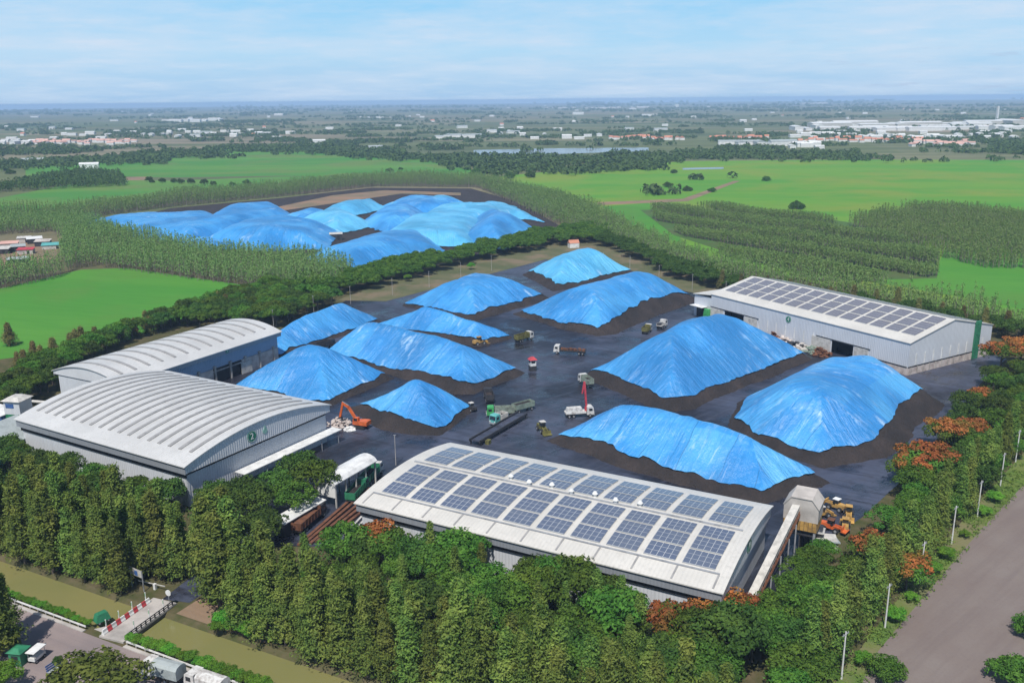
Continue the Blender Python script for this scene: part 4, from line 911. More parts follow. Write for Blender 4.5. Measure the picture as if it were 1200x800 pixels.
def wpt(u, v): c_, s_ = math.cos(BA), math.sin(BA); return (ax.x+u*c_-v*s_, ax.y+u*s_+v*c_)
prf = [(-.32, 0), (.32, 0), (.3, .22), (.14, .5), (.11, .95), (-.11, .95), (-.14, .5), (-.3, .22)]
bb = {}
for c_ in ('white', 'red'):
    q = MB(); q.m = Matrix.Rotation(PI/2, 4, 'Z'); q.prism(prf, -.5, .5); bb[c_] = q
for k in range(11):
    c_ = 'red' if k % 2 else 'white'; o0 = bb[c_]
    if not isinstance(o0, bpy.types.Object): o = bb[c_] = o0.build('barrier_block', c_)
    else: o = link(o0.copy())
    x, y = wpt(.2+k*1.03, bw/2-.45); o.location = (x, y, .352); o.rotation_euler = (0, 0, BA)
    tag(o, f'{c_} barrier block in the red and white row on the bridge', 'barrier', f'{c_} barrier blocks on the bridge')
fp = None
for k, (u, v) in enumerate([(1.0, bw/2-.05), (4.0, bw/2-.05), (7.2, bw/2-.05), (10.6, bw/2-.05), (2.5, -bw/2+.5), (6.2, -bw/2+.5), (9.8, -bw/2+.5)]):
    x, y = wpt(u, v)
    if fp is None:
        fp = thing('marker_post', '', 'marker post', (x, y, .352), BA); b = MB(); b.bar((0, 0, 0), (0, 0, 2.2), .1); b.build('post', 'white', fp); b = MB(); b.box(0, .0, 1.7, .2, .08, .7); b.build('flag', 'lime', fp); t = fp
    else: t = copy_tree(fp); t.location = (x, y, .352)
    tag(t, 'small white and green marker post '+('standing behind the barrier blocks on the bridge' if v > 0 else 'along the dark railing of the bridge'), None, 'marker posts '+('behind the barriers' if v > 0 else 'by the railing'))
x, y = wpt(bl-.3, -bw/2+.7); t = thing('traffic_mirror', 'round white traffic mirror at the far end of the bridge', 'mirror', (x, y, .35), BA); b = MB(); b.bar((0, 0, 0), (0, 0, 2.4), .06); b.build('post', 'grey', t); b = MB(); b.bar((-.06, 0, 2.5), (.06, 0, 2.5), .6, n=16); b.build('mirror_face', 'white', t)
sheet('concrete_apron', [(110, 737), (136, 731), (163, 747), (158, 756)], .06, 'concrete')
x, y = G(162, 690); sb = thing('signboard', 'weathered white signboard on two posts under the trees by the bridge', 'signboard', (x, y, 0), BA-PI/2-.2)
for s_ in (-1.8, 1.8): b = MB(); b.box(s_, 0, 2.2, .16, .16, 4.4); b.build('post', 'grey', sb)
b = MB(); b.box(0, -.1, 3.7, 3.4, .08, 1.5); b.build('panel', 'offwhite', sb)
b = MB(); b.box(.2, -.16, 3.6, .9, .04, 1.0); b.build('panel_picture', 'blue', sb)
x, y = G(182, 690); gt = thing('gate_barrier', 'white boom gate by the signboard at the far end of the bridge', 'gate', (x, y, 0), BA-PI/2); b = MB(); b.box(0, 0, .6, .5, .5, 1.2); b.build('post', 'white', gt); b = MB(); b.beam((-4, 0, 1.1), (2.5, 0, 1.1), .12, .16); b.build('boom', 'offwhite', gt)
for (u0, u1, w) in ((-32, -1.2, 'left'), (bu+3.6, 40, 'right')):
    x, y = CW(u0, -1.5); t = thing('guard_rail', f'pale guard rail along the canal {w} of the bridge', 'guard rail', (x, y, 0), CA); ll = u1-u0
    b = MB(); b.beam((0, 0, .75), (ll, 0, .75), .12, .3); b.build('rail', 'white', t); 
    for k in range(int(ll/2.2)): b = MB(); b.box(k*2.2+.2, 0, .3, .14, .14, .6); b.build('post', 'concrete', t)
    b = MB(); b.beam((0, -.45, .1), (ll, -.45, .1), .7, .2); b.build('kerb', 'concrete', t)
# road-side bits at lower left
CRD = CA
x, y = G(24, 776); gh = thing('guard_hut', 'small dark green guard hut at the roadside under the left tree', 'hut', (x, y, .04), CRD+.3)
b = MB(); b.box(0, 0, 1.25, 2.2, 2.2, 2.5); b.build('wall', 'green', gh); b = MB(); b.box(0, 0, 2.75, 2.8, 2.8, .5, 0, 0, .3); b.build('roof', 'green', gh); b = MB(); b.box(0, -1.12, 1.5, 1.2, .06, .8); b.build('window', 'glass', gh)
(x, y), rz = heading((38, 778), (50, 768)); gc = thing('cargo_tricycle', 'small white canopied vendor cart in the tree shade by the road', 'cart', (x, y, .04), rz)
b = MB(); b.box(0, 0, .8, 2.6, 1.3, .5); b.build('body', 'white', gc); b = MB(); b.box(0, 0, 2.15, 3.0, 1.7, .12); b.build('canopy', 'white', gc)
b = MB()
for i in (-1, 1):
    for j in (-1, 1): b.bar((i*1.2, j*.6, 1), (i*1.2, j*.6, 2.1), .05)
b.build('canopy_post', 'grey', gc); wheels(gc, [-.9, .9], .62, .32, .2)
(x, y), rz = heading((57, 790), (71, 781)); bn = thing('notice_rack', 'low blue slatted roadside bench next to the potted shrub', 'bench', (x, y, .04), rz)
b = MB()
for k in range(3): b.box(0, .2+.06*k, .6+.38*k, 2.6, .08, .26)
b.build('backrest', 'blue', bn); b = MB(); b.box(0, -.3, .45, 2.6, .8, .08); b.build('seat', 'tarpgrey', bn)
for s_ in (-1.2, 1.2): b = MB(); b.box(s_, 0, .7, .1, .1, 1.4); b.build('leg', 'blue', bn)
(x, y), rz = heading((112, 732), (128, 725)); cc = thing('covered_cart', 'green tarp covered cart at the near corner of the bridge', 'cart', (x, y, .05), rz)
b = MB(); b.box(0, 0, 1.2, 2.6, 1.7, 1.4, 0, 0, .7); b.build('cover', 'green', cc); b = MB(); b.box(0, 0, .45, 2.4, 1.4, .15); b.build('frame', 'dark', cc); wheels(cc, [-.8, .8], .7, .35, .2)
truck('grey canvas covered truck with white cab on the front road', (213, 801), (172, 790), 'white', 'tarpgrey', 7.4, kind='covered', name='covered_truck')
truck('second covered truck with pale cover cut by the bottom edge', (266, 818), (222, 803), 'white', 'white', 7.4, kind='covered', name='covered_truck')
# ------------------------------------------------------------------ trees: a few crowns of each kind, many trees
def casu_mesh(seed, h=16.0, R=2.6, mat='casu', dens=1.0):
    r = np.random.default_rng(seed); C = []; Nn = []; Dp = []
    nb = int(400*dens)
    for i in range(nb):
        t = r.uniform(.05, 1)**.85; z = h*t; prof = R*(1-t)**.95*(.86+.22*math.sin(t*8+seed))*(.6+.4*min(1, t*4)); a = r.uniform(0, 2*PI)
        ln = prof*r.uniform(.45, 1.3)+.25; out = np.array([math.cos(a), math.sin(a), r.uniform(.15, .9)]); k = 13
        s_ = r.uniform(.35, 1, k)[:, None]; p = np.array([0, 0, z])+out*s_*ln+r.normal(size=(k, 3))*np.array([.28, .28, .34])
        p[:, 2] -= (s_[:, 0]**2)*.25*ln
        C.append(p); Nn.append(np.tile(out*np.array([1, 1, .6])+np.array([0, 0, .35]), (k, 1))+r.normal(size=(k, 3))*.55); Dp.append(np.tile(out+np.array([0, 0, .8]), (k, 1)))
    C = np.concatenate(C); Nn = np.concatenate(Nn); n = len(C)
    V, F = leaf_quads(C, Nn, r.uniform(.36, .72, n), r.uniform(.16, .30, n))
    return npmesh('crown', V, F, mat)
def broad_mesh(seed, R=4.2, h=8.5, mat='broad', flat=.72, nl=34, top_only=False):
    r = np.random.default_rng(seed); C = []; Nn = []; hc = h-R*flat
    for i in range(nl):
        d = r.normal(size=3); d /= np.linalg.norm(d); d[2] = abs(d[2])*1.0-.28; q = r.uniform(.45, .95)
        if top_only: d[2] = abs(d[2])+.25
        lc = np.array([0, 0, hc])+d*np.array([R, R, R*flat])*q; lr = R*r.uniform(.22, .36); k = int(105)
        n = r.normal(size=(k, 3)); n[:, 2] = n[:, 2]*.8+.45; n /= np.linalg.norm(n, axis=1, keepdims=True)
        C.append(lc+n*lr*np.array([1, 1, .75])*r.uniform(.7, 1.12, (k, 1))); Nn.append(n+r.normal(size=(k, 3))*.45)
    C = np.concatenate(C); Nn = np.concatenate(Nn); n = len(C)
    V, F = leaf_quads(C, Nn, r.uniform(.32, .66, n)*R/4.2, r.uniform(.22, .42, n)*R/4.2)
    return npmesh('crown' if not top_only else 'blossom', V, F, mat)
def trunk_mesh(h, r0, limbs, seed, mat='bark', spread=2.2):
    r = random.Random(seed); b = MB(); b.bar((0, 0, -.1), (0, 0, h*.55), r0, r0*.7, n=7); b.bar((0, 0, h*.55), (r.uniform(-.2, .2), r.uniform(-.2, .2), h*.95), r0*.7, r0*.12, n=6)
    for i in range(limbs):
        a = r.uniform(0, 2*PI); z = h*r.uniform(.3, .7); b.bar((0, 0, z), (math.cos(a)*spread, math.sin(a)*spread, z+h*.22), r0*.42, r0*.1, n=5)
    o = b.build('trunk', mat); me = o.data; bpy.data.objects.remove(o); return me
KINDS = {
 'casu': ([casu_mesh(s, 17, 3.0+.25*(s % 4)) for s in range(1, 8)], trunk_mesh(15, .22, 3, 1, spread=1.2)),
 'dry': ([casu_mesh(s, 11, 2.9, 'drycasu', .8) for s in range(11, 14)], trunk_mesh(12, .2, 3, 2, spread=1.0)),
 'broad': ([broad_mesh(s, 4.2, 8.6) for s in range(21, 28)], trunk_mesh(6.6, .28, 5, 3)),
 'dark': ([broad_mesh(s, 4.2, 8.8, 'dbroad') for s in range(31, 35)], trunk_mesh(6.8, .28, 5, 4)),
 'flame': ([broad_mesh(s, 4.4, 7.0, 'broad', .45, 30) for s in range(41, 43)], trunk_mesh(5.4, .26, 5, 5, spread=3)),
 'round': ([broad_mesh(s, 3.6, 6.4, 'dbroad', .95) for s in range(81, 84)], trunk_mesh(4, .28, 4, 8)),
 'bushy': ([broad_mesh(s, 3.6, 5.2, 'broad', .85, 44) for s in range(91, 93)], trunk_mesh(3, .2, 4, 9)),
 'lime': ([broad_mesh(s, 4.2, 7.4, 'lime_leaf') for s in range(51, 53)], trunk_mesh(5, .2, 5, 6)),
 'olive': ([broad_mesh(s, 4.2, 7.0, 'olive_leaf', .6, 40) for s in range(61, 63)], trunk_mesh(5, .28, 6, 7)),
}
BLOSSOM = [broad_mesh(s, 4.5, 7.25, 'blossom', .45, 15, True) for s in range(71, 74)]
NAMES = {'casu': 'casuarina_tree', 'dry': 'casuarina_tree', 'broad': 'broadleaf_tree', 'dark': 'broadleaf_tree', 'flame': 'flame_tree', 'round': 'field_tree', 'bushy': 'bush', 'lime': 'shrub', 'olive': 'broadleaf_tree'}
TR = random.Random(5)
def tree(kind, x, y, s, label, group=None, sx=1.0, cat='tree', z=0.0, name=None):
    cr, tk = KINDS[kind]; t = thing(name or NAMES[kind], label, cat, (x, y, z), TR.uniform(0, 2*PI), group, (s*sx, s*sx, s))
    meshobj('trunk', tk, t); meshobj('crown', TR.choice(cr), t)
    if kind == 'flame': meshobj('blossom', TR.choice(BLOSSOM), t)
    return t
MASS = []
def massed(kind, x, y, s, sx=1.1):
    cr, tk = KINDS[kind]; MASS.append((TR.choice(cr), kind, x, y, s, sx, TR.uniform(0, 2*PI)))
def build_mass():
    for kind, nm in (('broad', 'hedge_woods'), ('dark', 'hedge_woods')):
        Vs = []
        for me, k, x, y, s, sx, a in MASS:
            if k != kind: continue
            v = np.empty(len(me.vertices)*3, np.float32); me.vertices.foreach_get('co', v); v = v.reshape(-1, 3)*np.array([s*sx, s*sx, s])
            c, q = math.cos(a), math.sin(a); Vs.append(np.column_stack([v[:, 0]*c-v[:, 1]*q+x, v[:, 0]*q+v[:, 1]*c+y, v[:, 2]*.9-.6*s]))
        V = np.concatenate(Vs); tag(meshobj(nm, npmesh(nm, V, np.arange(len(V)).reshape(-1, 4), kind if kind == 'broad' else 'dbroad')), kind='stuff')
def scatter(poly, spacing, px=True, seed=1, jit=.35):
    p = np.array([G(*q) if px else q for q in poly]); r = random.Random(seed); lo = p.min(0); hi = p.max(0); out = []; k = 0
    yy = lo[1]
    while yy < hi[1]:
        xx = lo[0]+(k % 2)*spacing/2
        while xx < hi[0]:
            a, c = xx+r.uniform(-jit, jit)*spacing, yy+r.uniform(-jit, jit)*spacing
            if inside(p, np.array([a]), np.array([c]))[0]: out.append((a, c))
            xx += spacing
        yy += spacing*.87; k += 1
    return out
# rows along the canal, left stand
for row, (v, n0, n1) in enumerate([(CWID+.7, -46, -5), (CWID+4.9, -50, -3), (CWID+8.6, -52, 2), (CWID+12.5, -50, 4)]):
    u = n0
    while u < n1:
        x, y = CW(u+TR.uniform(-.9, .9), v+TR.uniform(-1.1, 1.1)); s = TR.uniform(.78, 1.12)
        tree('casu', x, y, s, ['tall olive green casuarina in the row edging the canal left of the bridge', 'casuarina in the second row behind the canal left of the bridge', 'casuarina in the third row before the shed marked 2', 'casuarina in the inner row before the shed marked 2'][row], ['left casuarinas edging the canal', 'left casuarinas in the second row', 'left casuarinas in the third row', 'left casuarinas in the inner row'][row], TR.uniform(.95, 1.3))
        u += 4.4
for (u, v, s) in [(11.5, 15.5, 1.2), (15, 14.5, 1.1), (9, 20, 1.15), (13, 20, 1.12), (18.5, 16, 1.0), (6.5, 25, 1.05), (21, 20, .95), (3.5, 23, 1.0)]:
    x, y = CW(u, v); tree('casu', x, y, s, 'big yellowish casuarina clump at the far end of the bridge', 'casuarinas at the bridge head', 1.4)
# middle stand: rows at the canal
for row, v in enumerate([CWID+.8, CWID+3.9, CWID+7.4]):
    u = 25
    while u < 108:
        x, y = CW(u+TR.uniform(-1, 1), v+TR.uniform(-1.1, 1.1)); s = TR.uniform(.76, 1.06) if row < 2 else TR.uniform(.5, .9)
        tree('casu', x, y, s*(1.12 if TR.random() < .3 else 1), ['olive green casuarina in the front row along the bottom edge', 'casuarina in the second row along the bottom edge', 'shorter casuarina in the inner row below the solar shed'][row], ['middle casuarinas, front row', 'middle casuarinas, second row', 'middle casuarinas, inner row'][row], TR.uniform(1.05, 1.4))
        u += 4.3 if row < 2 else 5.5
FL = [(446, 664, 1.2, 'small flame tree with orange blossom at the left corner of the solar shed'), (838, 742, 1.05, 'flame tree in orange blossom before the right end of the solar shed'), (868, 738, .85, 'smaller flame tree touching the right gable of the solar shed'), (785, 765, 1.15, 'lone flame tree with a small orange patch among green trees'),
      (1022, 668, 1.0, 'flame tree in orange blossom beside the green verge'), (1061, 690, .95, 'flame tree with orange side nearest the roadside poles'), (1085, 565, 1.35, 'large flame tree with the widest orange crown by the yard corner'), (1068, 572, 1.1, 'flame tree left of the widest orange crown'), (1110, 528, 1.15, 'flame tree with deep orange top above the widest one'), (1135, 522, 1.0, 'flame tree at the upper end of the orange group'), (1172, 433, 1.3, 'flame tree with orange top near the gable of the shed marked 4'), (1195, 428, 1.3, 'flame tree cut by the right edge of the photo'), (1150, 478, .8, 'small flame tree below the gable of the shed marked 4')]
def off_flame(x, y, d=4.6): return all(math.hypot(x-a, y-c) > d for a, c in FLXY)
FLXY = [G(q[0], q[1]) for q in FL]
# broadleaf belt between those rows and shed 1
def uvpoly(t, pts): c_, s_ = math.cos(t.rotation_euler.z), math.sin(t.rotation_euler.z); return [(t.location.x+u*c_-v*s_, t.location.y+u*s_+v*c_) for u, v in pts]
def near_w1(x, y): return -(x-w1.location.x)*math.sin(A1)+(y-w1.location.y)*math.cos(A1) > -12
for (x, y) in scatter(uvpoly(w1, [(3, -26), (L1+6, -28), (L1+4, -3), (5, -3)]), 5.6, False, 3):
    k = TR.random()
    if not off_flame(x, y): continue
    if k < .80: tree('broad' if k < .5 else 'dark', x, y, TR.uniform(.85, 1.15)*(1.22 if near_w1(x, y) else 1), 'rounded green tree in the belt before the solar shed' if k < .5 else 'dark green tree in the belt before the solar shed', 'green trees before the solar shed' if k < .5 else 'dark trees before the solar shed', TR.uniform(.95, 1.2))
    else: tree('casu', x, y, TR.uniform(.55, .75), 'short casuarina poking out of the belt before the solar shed', 'short casuarinas before the solar shed', 1.1)
# broadleaf behind the left stand, in front of shed 2
for (x, y) in scatter(uvpoly(w2, [(-14, -15), (L2+2, -15), (L2+2, -3), (-14, -3)]), 6.2, False, 4):
    tree(TR.choice(['broad', 'dark', 'dark']), x, y, TR.uniform(.8, 1.05), 'dark green tree crowding the front wall of the shed marked 2', 'trees before the shed marked 2', 1.1)
for (px, py, s, k) in [(372, 590, 1.25, 'broad'), (345, 607, 1.05, 'broad'), (325, 590, 1.0, 'dark'), (300, 612, 1.1, 'dark'), (355, 572, 1.1, 'dark'), (270, 628, 1.1, 'dark'), (310, 640, 1.0, 'dark'), (285, 600, 1.0, 'dark'), (255, 602, .95, 'dark')]:
    x, y = G(px, py); tree(k, x, y, s, 'spreading shade tree before the gable of the shed marked 2', 'shade trees between the two front sheds', 1.15)
# flame trees with orange blossom
for px, py, s, lb in FL:
    x, y = G(px, py); tree('flame', x, y, max(.85, s), lb, None, 1.1)
# belt between yard and wide road
belt = [(905, 800), (926, 722), (952, 694), (975, 680), (1005, 656), (1055, 600), (1088, 556), (1118, 505), (1150, 462), (1200, 425), (1260, 440), (1230, 500), (1160, 570), (1100, 620), (1060, 665), (1015, 712), (970, 790), (940, 850), (880, 840)]
for (x, y) in scatter(belt, 7.0, True, 8):
    if not off_flame(x, y): continue
    k = TR.random(); tree('broad' if k < .6 else 'dark', x, y, TR.uniform(.7, 1.0), 'rounded green tree in the belt between yard and wide road', 'green trees between yard and road', TR.uniform(.95, 1.25))
for i in range(30):
    f = i/29; px = 955+f*250+TR.uniform(-8, 8); py = 800-f*290+TR.uniform(-10, 6)
    x, y = G(px, py); tree('casu', x, y, TR.uniform(.66, .92), 'olive casuarina in the row on the road side of the belt', 'casuarinas beside the wide road', 1.2)
for (px, py, s, k, lb) in [(1037, 796, .85, 'bushy', 'round olive bush on the verge at the bottom edge'), (1186, 802, 1.0, 'bushy', 'dark edged bush growing out of the right side of the road'), (1210, 745, .9, 'bushy', 'bush cut by the right edge above the road')]:
    x, y = G(px, py); tree(k, x, y, s, lb, None, 1.0, 'bush', 0, 'bush')
for i, (px, py) in enumerate([(1012, 780), (1050, 728), (1068, 705), (1094, 672), (1108, 655), (1130, 630), (1152, 605), (1165, 588)]):
    x, y = G(px, py); tree('lime', x, y, TR.uniform(.22, .4), 'small yellowish green bush on the road verge', 'small bushes on the road verge', 1.2, 'bush', 0, 'bush')
for px, py, s in [(938, 690, .75), (950, 672, .7), (925, 712, .8), (962, 660, .6), (912, 738, .85), (935, 705, .7), (900, 760, .9), (880, 775, .9)]:
    x, y = G(px, py); tree('broad', x, y, s, 'low green tree beside the foot of the inclined conveyor', 'green trees by the conveyor foot', 1.2)
# front lower left
x, y = G(112, 828); tree('olive', x, y, 1.15, 'wide olive green tree beside the front road at the bottom edge', None, 1.5)
x, y = G(6, 806); tree('lime', x, y, .6, 'bright lime bush in the bottom left corner', None, 1.2, 'bush', 0, 'bush')
x, y = G(70, 783); tree('dark', x, y, .28, 'small potted shrub beside the blue bench', None, .8, 'shrub', 0, 'shrub')
for (px, py, s) in [(3, 770, 1.0), (-8, 758, .95), (14, 764, .85)]:
    x, y = G(px, py); tree('casu', x, y, s, 'dark casuarina at the left edge shading the front road', 'casuarinas on the left edge by the road', 1.3)
# canal hedge shrubs
for (u0, u1, w, sp) in ((-30, -.8, 'left', 1.55), (bu+3.6, 40, 'right', 1.75)):
    u = u0
    while u < u1:
        x, y = CW(u, -.35+TR.uniform(-.15, .15)); tree('lime', x, y, TR.uniform(.17, .23) if w == 'left' else TR.uniform(.24, .34), f'bright green clipped shrub in the canal hedge {w} of the bridge', f'canal hedge shrubs {w} of the bridge', 1.1, 'shrub', -.1)
        u += sp
for (px, py, s) in [(262, 735, .45), (278, 742, .5), (292, 748, .45), (300, 742, .5), (272, 726, .4), (255, 742, .35)]:
    x, y = G(px, py); tree('lime', x, y, s, 'bright green bush on the canal bank right of the bridge', 'bushes on the canal bank', 1.0, 'bush', 0, 'bush')
# hedge behind sheds 2 and 3 along the left field
for (x, y) in scatter([(-30, 470), (60, 432), (150, 398), (270, 352), (330, 345), (400, 358), (320, 385), (200, 385), (70, 440), (60, 462), (-30, 500)], 6.4, True, 12):
    tree(TR.choice(['broad', 'broad', 'dark']), x, y, TR.uniform(.75, 1.1), 'rounded tree in the hedge behind the ribbed sheds', 'hedge trees behind the ribbed sheds', 1.15)
for i in range(36):
    f = i/35; x, y = G(20+f*260+TR.uniform(-5, 5), 431-f*73+TR.uniform(-5, 4)); tree('dry', x, y, TR.uniform(.45, .85), 'thin brownish casuarina along the edge of the left rice field', 'thin casuarinas by the left field', 1.5, 'tree', -1.5)
x, y = G(12, 405); tree('dry', x, y, .8, 'dark clump standing alone inside the left rice field', None, 1.6)
# bright hedge between the two yards
for (x, y) in scatter([(300, 345), (395, 330), (520, 306), (640, 276), (700, 270), (720, 282), (655, 288), (540, 312), (400, 348)], 7.6, True, 13):
    massed('broad', x, y, TR.uniform(.95, 1.35))
for (x, y) in scatter([(700, 275), (800, 318), (860, 330), (860, 345), (790, 326), (700, 286)], 7.5, True, 14):
    massed('dark', x, y, TR.uniform(.9, 1.25))
for (px, py) in [(552, 316), (478, 330)]:
    x, y = G(px, py); tree('lime', x, y, .55, 'pale green sapling on the back verge', 'saplings on the back verge', 1, 'tree', 0, 'sapling')
# trees behind shed 4
for i in range(44):
    f = i/43; x, y = G(845+f*365+TR.uniform(-3, 3), 337+f*62+TR.uniform(-5, 4)); (massed('dark', x, y, TR.uniform(.8, 1.2)) if i % 3 else tree('dry', x, y, TR.uniform(.7, 1.0), 'thin brownish casuarina behind the shed marked 4', 'brownish casuarinas behind the shed marked 4', 1.15))
build_mass()
# lone trees in the fields
LT = [(175, 213), (178, 214), (190, 214), (204, 214), (213, 215), (224, 215), (239, 216), (250, 217), (273, 217.5), (288, 216), (292, 218), (321, 217.5), (339, 216)]
for px, py in LT:
    x, y = G(px, py); tree('round', x, y, TR.uniform(.9, 1.4), 'small dark tree in the straight row along the far left field', 'row of lone trees in the far left field', .95, 'tree', -1.5)
for px, py, s, lb in [(934, 245, 1.7, 'round dark tree alone above the right plantation'), (898, 212, 1.3, 'small round tree alone in the middle of the right field'), (790, 203, 1.2, 'slim tree at the edge of the bright field near the tree belt'), (783, 219, 1.4, 'first of the dark trees on the left part of the right field'), (766, 220, 1.1, 'small dark tree left of the dirt track'), (834, 225, 1.1, 'dark tree beside the dirt track bend'), (806, 224, 1.3, 'double crowned dark tree by the dirt track'), (558, 205, 2.0, 'broad dark tree at the pond edge'), (597, 209, 1.8, 'dark tree between pond and bright field'), (622, 208, 1.9, 'wide dark tree at the left tip of the bright field'), (565, 213, 1.4, 'low dark tree at the end of the far left field'), (456, 201, 1.2, 'small bush like tree in the middle of the green field'), (470, 199, .9, 'tiny tree right of the bush like one in the green field'), (13, 204, 1.7, 'dark tree at the left edge of the far field'), (34, 214, 1.8, 'tall dark tree on the left of the far grove'), (70, 212, 2.0, 'broad dark tree inside the far grove')]:
    x, y = G(px, py); tree('round', x, y, s, lb, None, 1.1, 'tree', -1.5*s)
# ------------------------------------------------------------------ stuff: undergrowth, plantations, far woods
def stuff_mesh(name, V, F, mat): return tag(meshobj(name, npmesh(name, V, F, mat)), kind='stuff')
pts = []
for poly, sp in ((uvpoly(w1, [(-6, -45), (L1+8, -60), (L1+4, -2), (-4, -2)]), 2.1), (uvpoly(w2, [(-20, -36), (L2+10, -36), (L2+4, -2), (-20, -2)]), 2.1), ([G(*q) for q in belt], 2.3)):
    pts += scatter(poly, sp, False, 20)
pts = np.array(pts); k = 14; n = len(pts)*k
ub = np.repeat(pts, k, 0)+RNG.normal(size=(n, 2))*.9; ok = np.array([toC0 for toC0 in ((ub-np.array(C0))@np.array(CV))]) > CWID+.5
uz = RNG.uniform(.1, 1.6, n); C = np.column_stack([ub, uz])[ok]; Nn = RNG.normal(size=(len(C), 3))*.6+np.array([0, -.2, .8])
V, F = leaf_quads(C, Nn, RNG.uniform(.4, .9, len(C)), RNG.uniform(.3, .6, len(C))); stuff_mesh('undergrowth', V, F, 'dbroad')
tp = []
for a, c in zip(RL, RL[1:]):
    a, c = np.array(G(*a)), np.array(G(*c)); nn = int(np.hypot(*(c-a))*9); t_ = RNG.random(nn)[:, None]; tp.append(a+(c-a)*t_+np.column_stack([-(RNG.random(nn)**1.6)*5.5+.5, (RNG.random(nn)**1.6)*5.0-.4]))
tp = np.concatenate(tp); tp = tp[vnoise(tp[:, 0]*.3, tp[:, 1]*.3, 4) > .38]; tp = np.repeat(tp, 6, 0)+RNG.normal(size=(len(tp)*6, 2))*.3
V, F = leaf_quads(np.column_stack([tp, RNG.uniform(.05, .55, len(tp))]), RNG.normal(size=(len(tp), 3))*.6+np.array([0, 0, .8]), RNG.uniform(.25, .5, len(tp)), RNG.uniform(.2, .4, len(tp))); stuff_mesh('verge_grass', V, F, 'olive_leaf')
def wood(name, positions, h, R, mat, leaves=56, leaf=.48, trunks=True, hv=.25, z0_=.16):
    P_ = np.array(positions); n = len(P_)
    hn = vnoise(P_[:, 0]*.03, P_[:, 1]*.03, 77); hs = h*RNG.uniform(1-hv, 1+hv*.7, n)*(.78+.44*hn); Rs = R*RNG.uniform(.75, 1.3, n)
    t = RNG.uniform(z0_, 1, (n, leaves))**.8; a = RNG.uniform(0, 2*PI, (n, leaves)); rr = Rs[:, None]*np.sqrt(np.clip(1.05-t, .03, 1))*RNG.uniform(.35, 1.1, (n, leaves))
    C = np.stack([P_[:, :1]+rr*np.cos(a), P_[:, 1:]+rr*np.sin(a), hs[:, None]*t], -1).reshape(-1, 3)
    Nn = np.stack([np.cos(a), np.sin(a), np.full_like(a, .55)], -1).reshape(-1, 3)+RNG.normal(size=(n*leaves, 3))*.4
    V, F = leaf_quads(C, Nn, RNG.uniform(.7, 1.2, n*leaves)*leaf, RNG.uniform(1.1, 2.2, n*leaves)*leaf, np.array([0, 0, 0.0])+np.stack([-np.sin(a), np.cos(a), np.zeros_like(a)], -1).reshape(-1, 3)*0+np.array([0, 0, 1.0]))
    o = stuff_mesh(name, V, F, mat)
    if trunks:
        w = .13; z0 = np.zeros(n); quad = []
        for (dx, dy) in ((w, 0), (0, w)):
            quad.append(np.stack([np.column_stack([P_[:, 0]-dx, P_[:, 1]-dy, z0]), np.column_stack([P_[:, 0]+dx, P_[:, 1]+dy, z0]), np.column_stack([P_[:, 0]+dx*.6, P_[:, 1]+dy*.6, hs*.75]), np.column_stack([P_[:, 0]-dx*.6, P_[:, 1]-dy*.6, hs*.75])], 1).reshape(-1, 3))
        V = np.concatenate(quad); o2 = meshobj(name+'_trunks', npmesh(name+'_trunks', V, np.arange(len(V)).reshape(-1, 4), 'palebark'), o); o2['kind'] = 'stuff'
    return o
def rows(poly, du, dv, ang, seed, drop=.05, strip=None):
    """planted rows: spacing du along, dv across, rows turned by ang"""
    p = np.array([G(*q) for q in poly]); c = p.mean(0); ca, sa = math.cos(ang), math.sin(ang); Rm = np.array([[ca, sa], [-sa, ca]]); q = (p-c)@Rm.T
    r = np.random.default_rng(seed); U, Vv = np.meshgrid(np.arange(q[:, 0].min(), q[:, 0].max(), du), np.arange(q[:, 1].min(), q[:, 1].max(), dv))
    U = U+r.normal(size=U.shape)*.5; Vv = Vv+r.normal(size=U.shape)*.35
    m = inside(q, U, Vv) & (r.random(U.shape) > drop)
    if strip: m &= (np.mod(Vv, strip[0]) < strip[1])
    return np.column_stack([U[m], Vv[m]])@Rm+c
wood('plantation_woods', np.concatenate([rows([(62, 272), (100, 262), (160, 285), (250, 302), (360, 310), (415, 322), (395, 346), (310, 338), (240, 330), (110, 312), (80, 319), (70, 302), (78, 288)], 2.3, 3.2, .55, 1), rows([(-60, 330), (40, 324), (80, 319), (64, 327), (-60, 352)], 2.3, 3.2, .55, 8), rows([(-60, 268), (0, 262), (100, 258), (64, 272), (-60, 279)], 2.3, 3.2, .55, 9)]), 11.5, 1.7, 'plant')
wood('plantation_woods', rows([(-60, 284), (0, 262), (100, 256), (200, 243), (330, 231), (440, 219), (555, 220), (610, 236), (660, 262), (720, 272), (700, 258), (640, 232), (560, 214), (450, 212), (330, 224), (200, 236), (100, 250), (0, 258), (-60, 275)], 2.3, 3.2, .5, 2), 12.5, 1.6, 'plant')
wood('plantation_woods', rows([(560, 220), (640, 232), (700, 252), (760, 282), (850, 318), (900, 330), (1000, 345), (1100, 362), (1220, 388), (1220, 398), (1000, 358), (850, 338), (760, 302), (700, 278), (650, 262)], 2.5, 3.4, -.9, 3), 11, 1.8, 'plant', hv=.35)
wood('plantation_woods', rows([(752, 248), (800, 245), (880, 248), (960, 262), (1050, 285), (1100, 302), (1098, 324), (1040, 332), (980, 330), (920, 318), (850, 300), (790, 272)], 1.5, 2.2, -1.0, 4, .05, (38, 12)), 7.4, 1.5, 'plant', hv=.12)
wood('plantation_woods', rows([(988, 262), (1040, 252), (1100, 246), (1230, 256), (1230, 318), (1150, 314), (1060, 290)], 2.3, 3.2, -1.0, 5, .05, (62, 42)), 9, 1.7, 'plant')
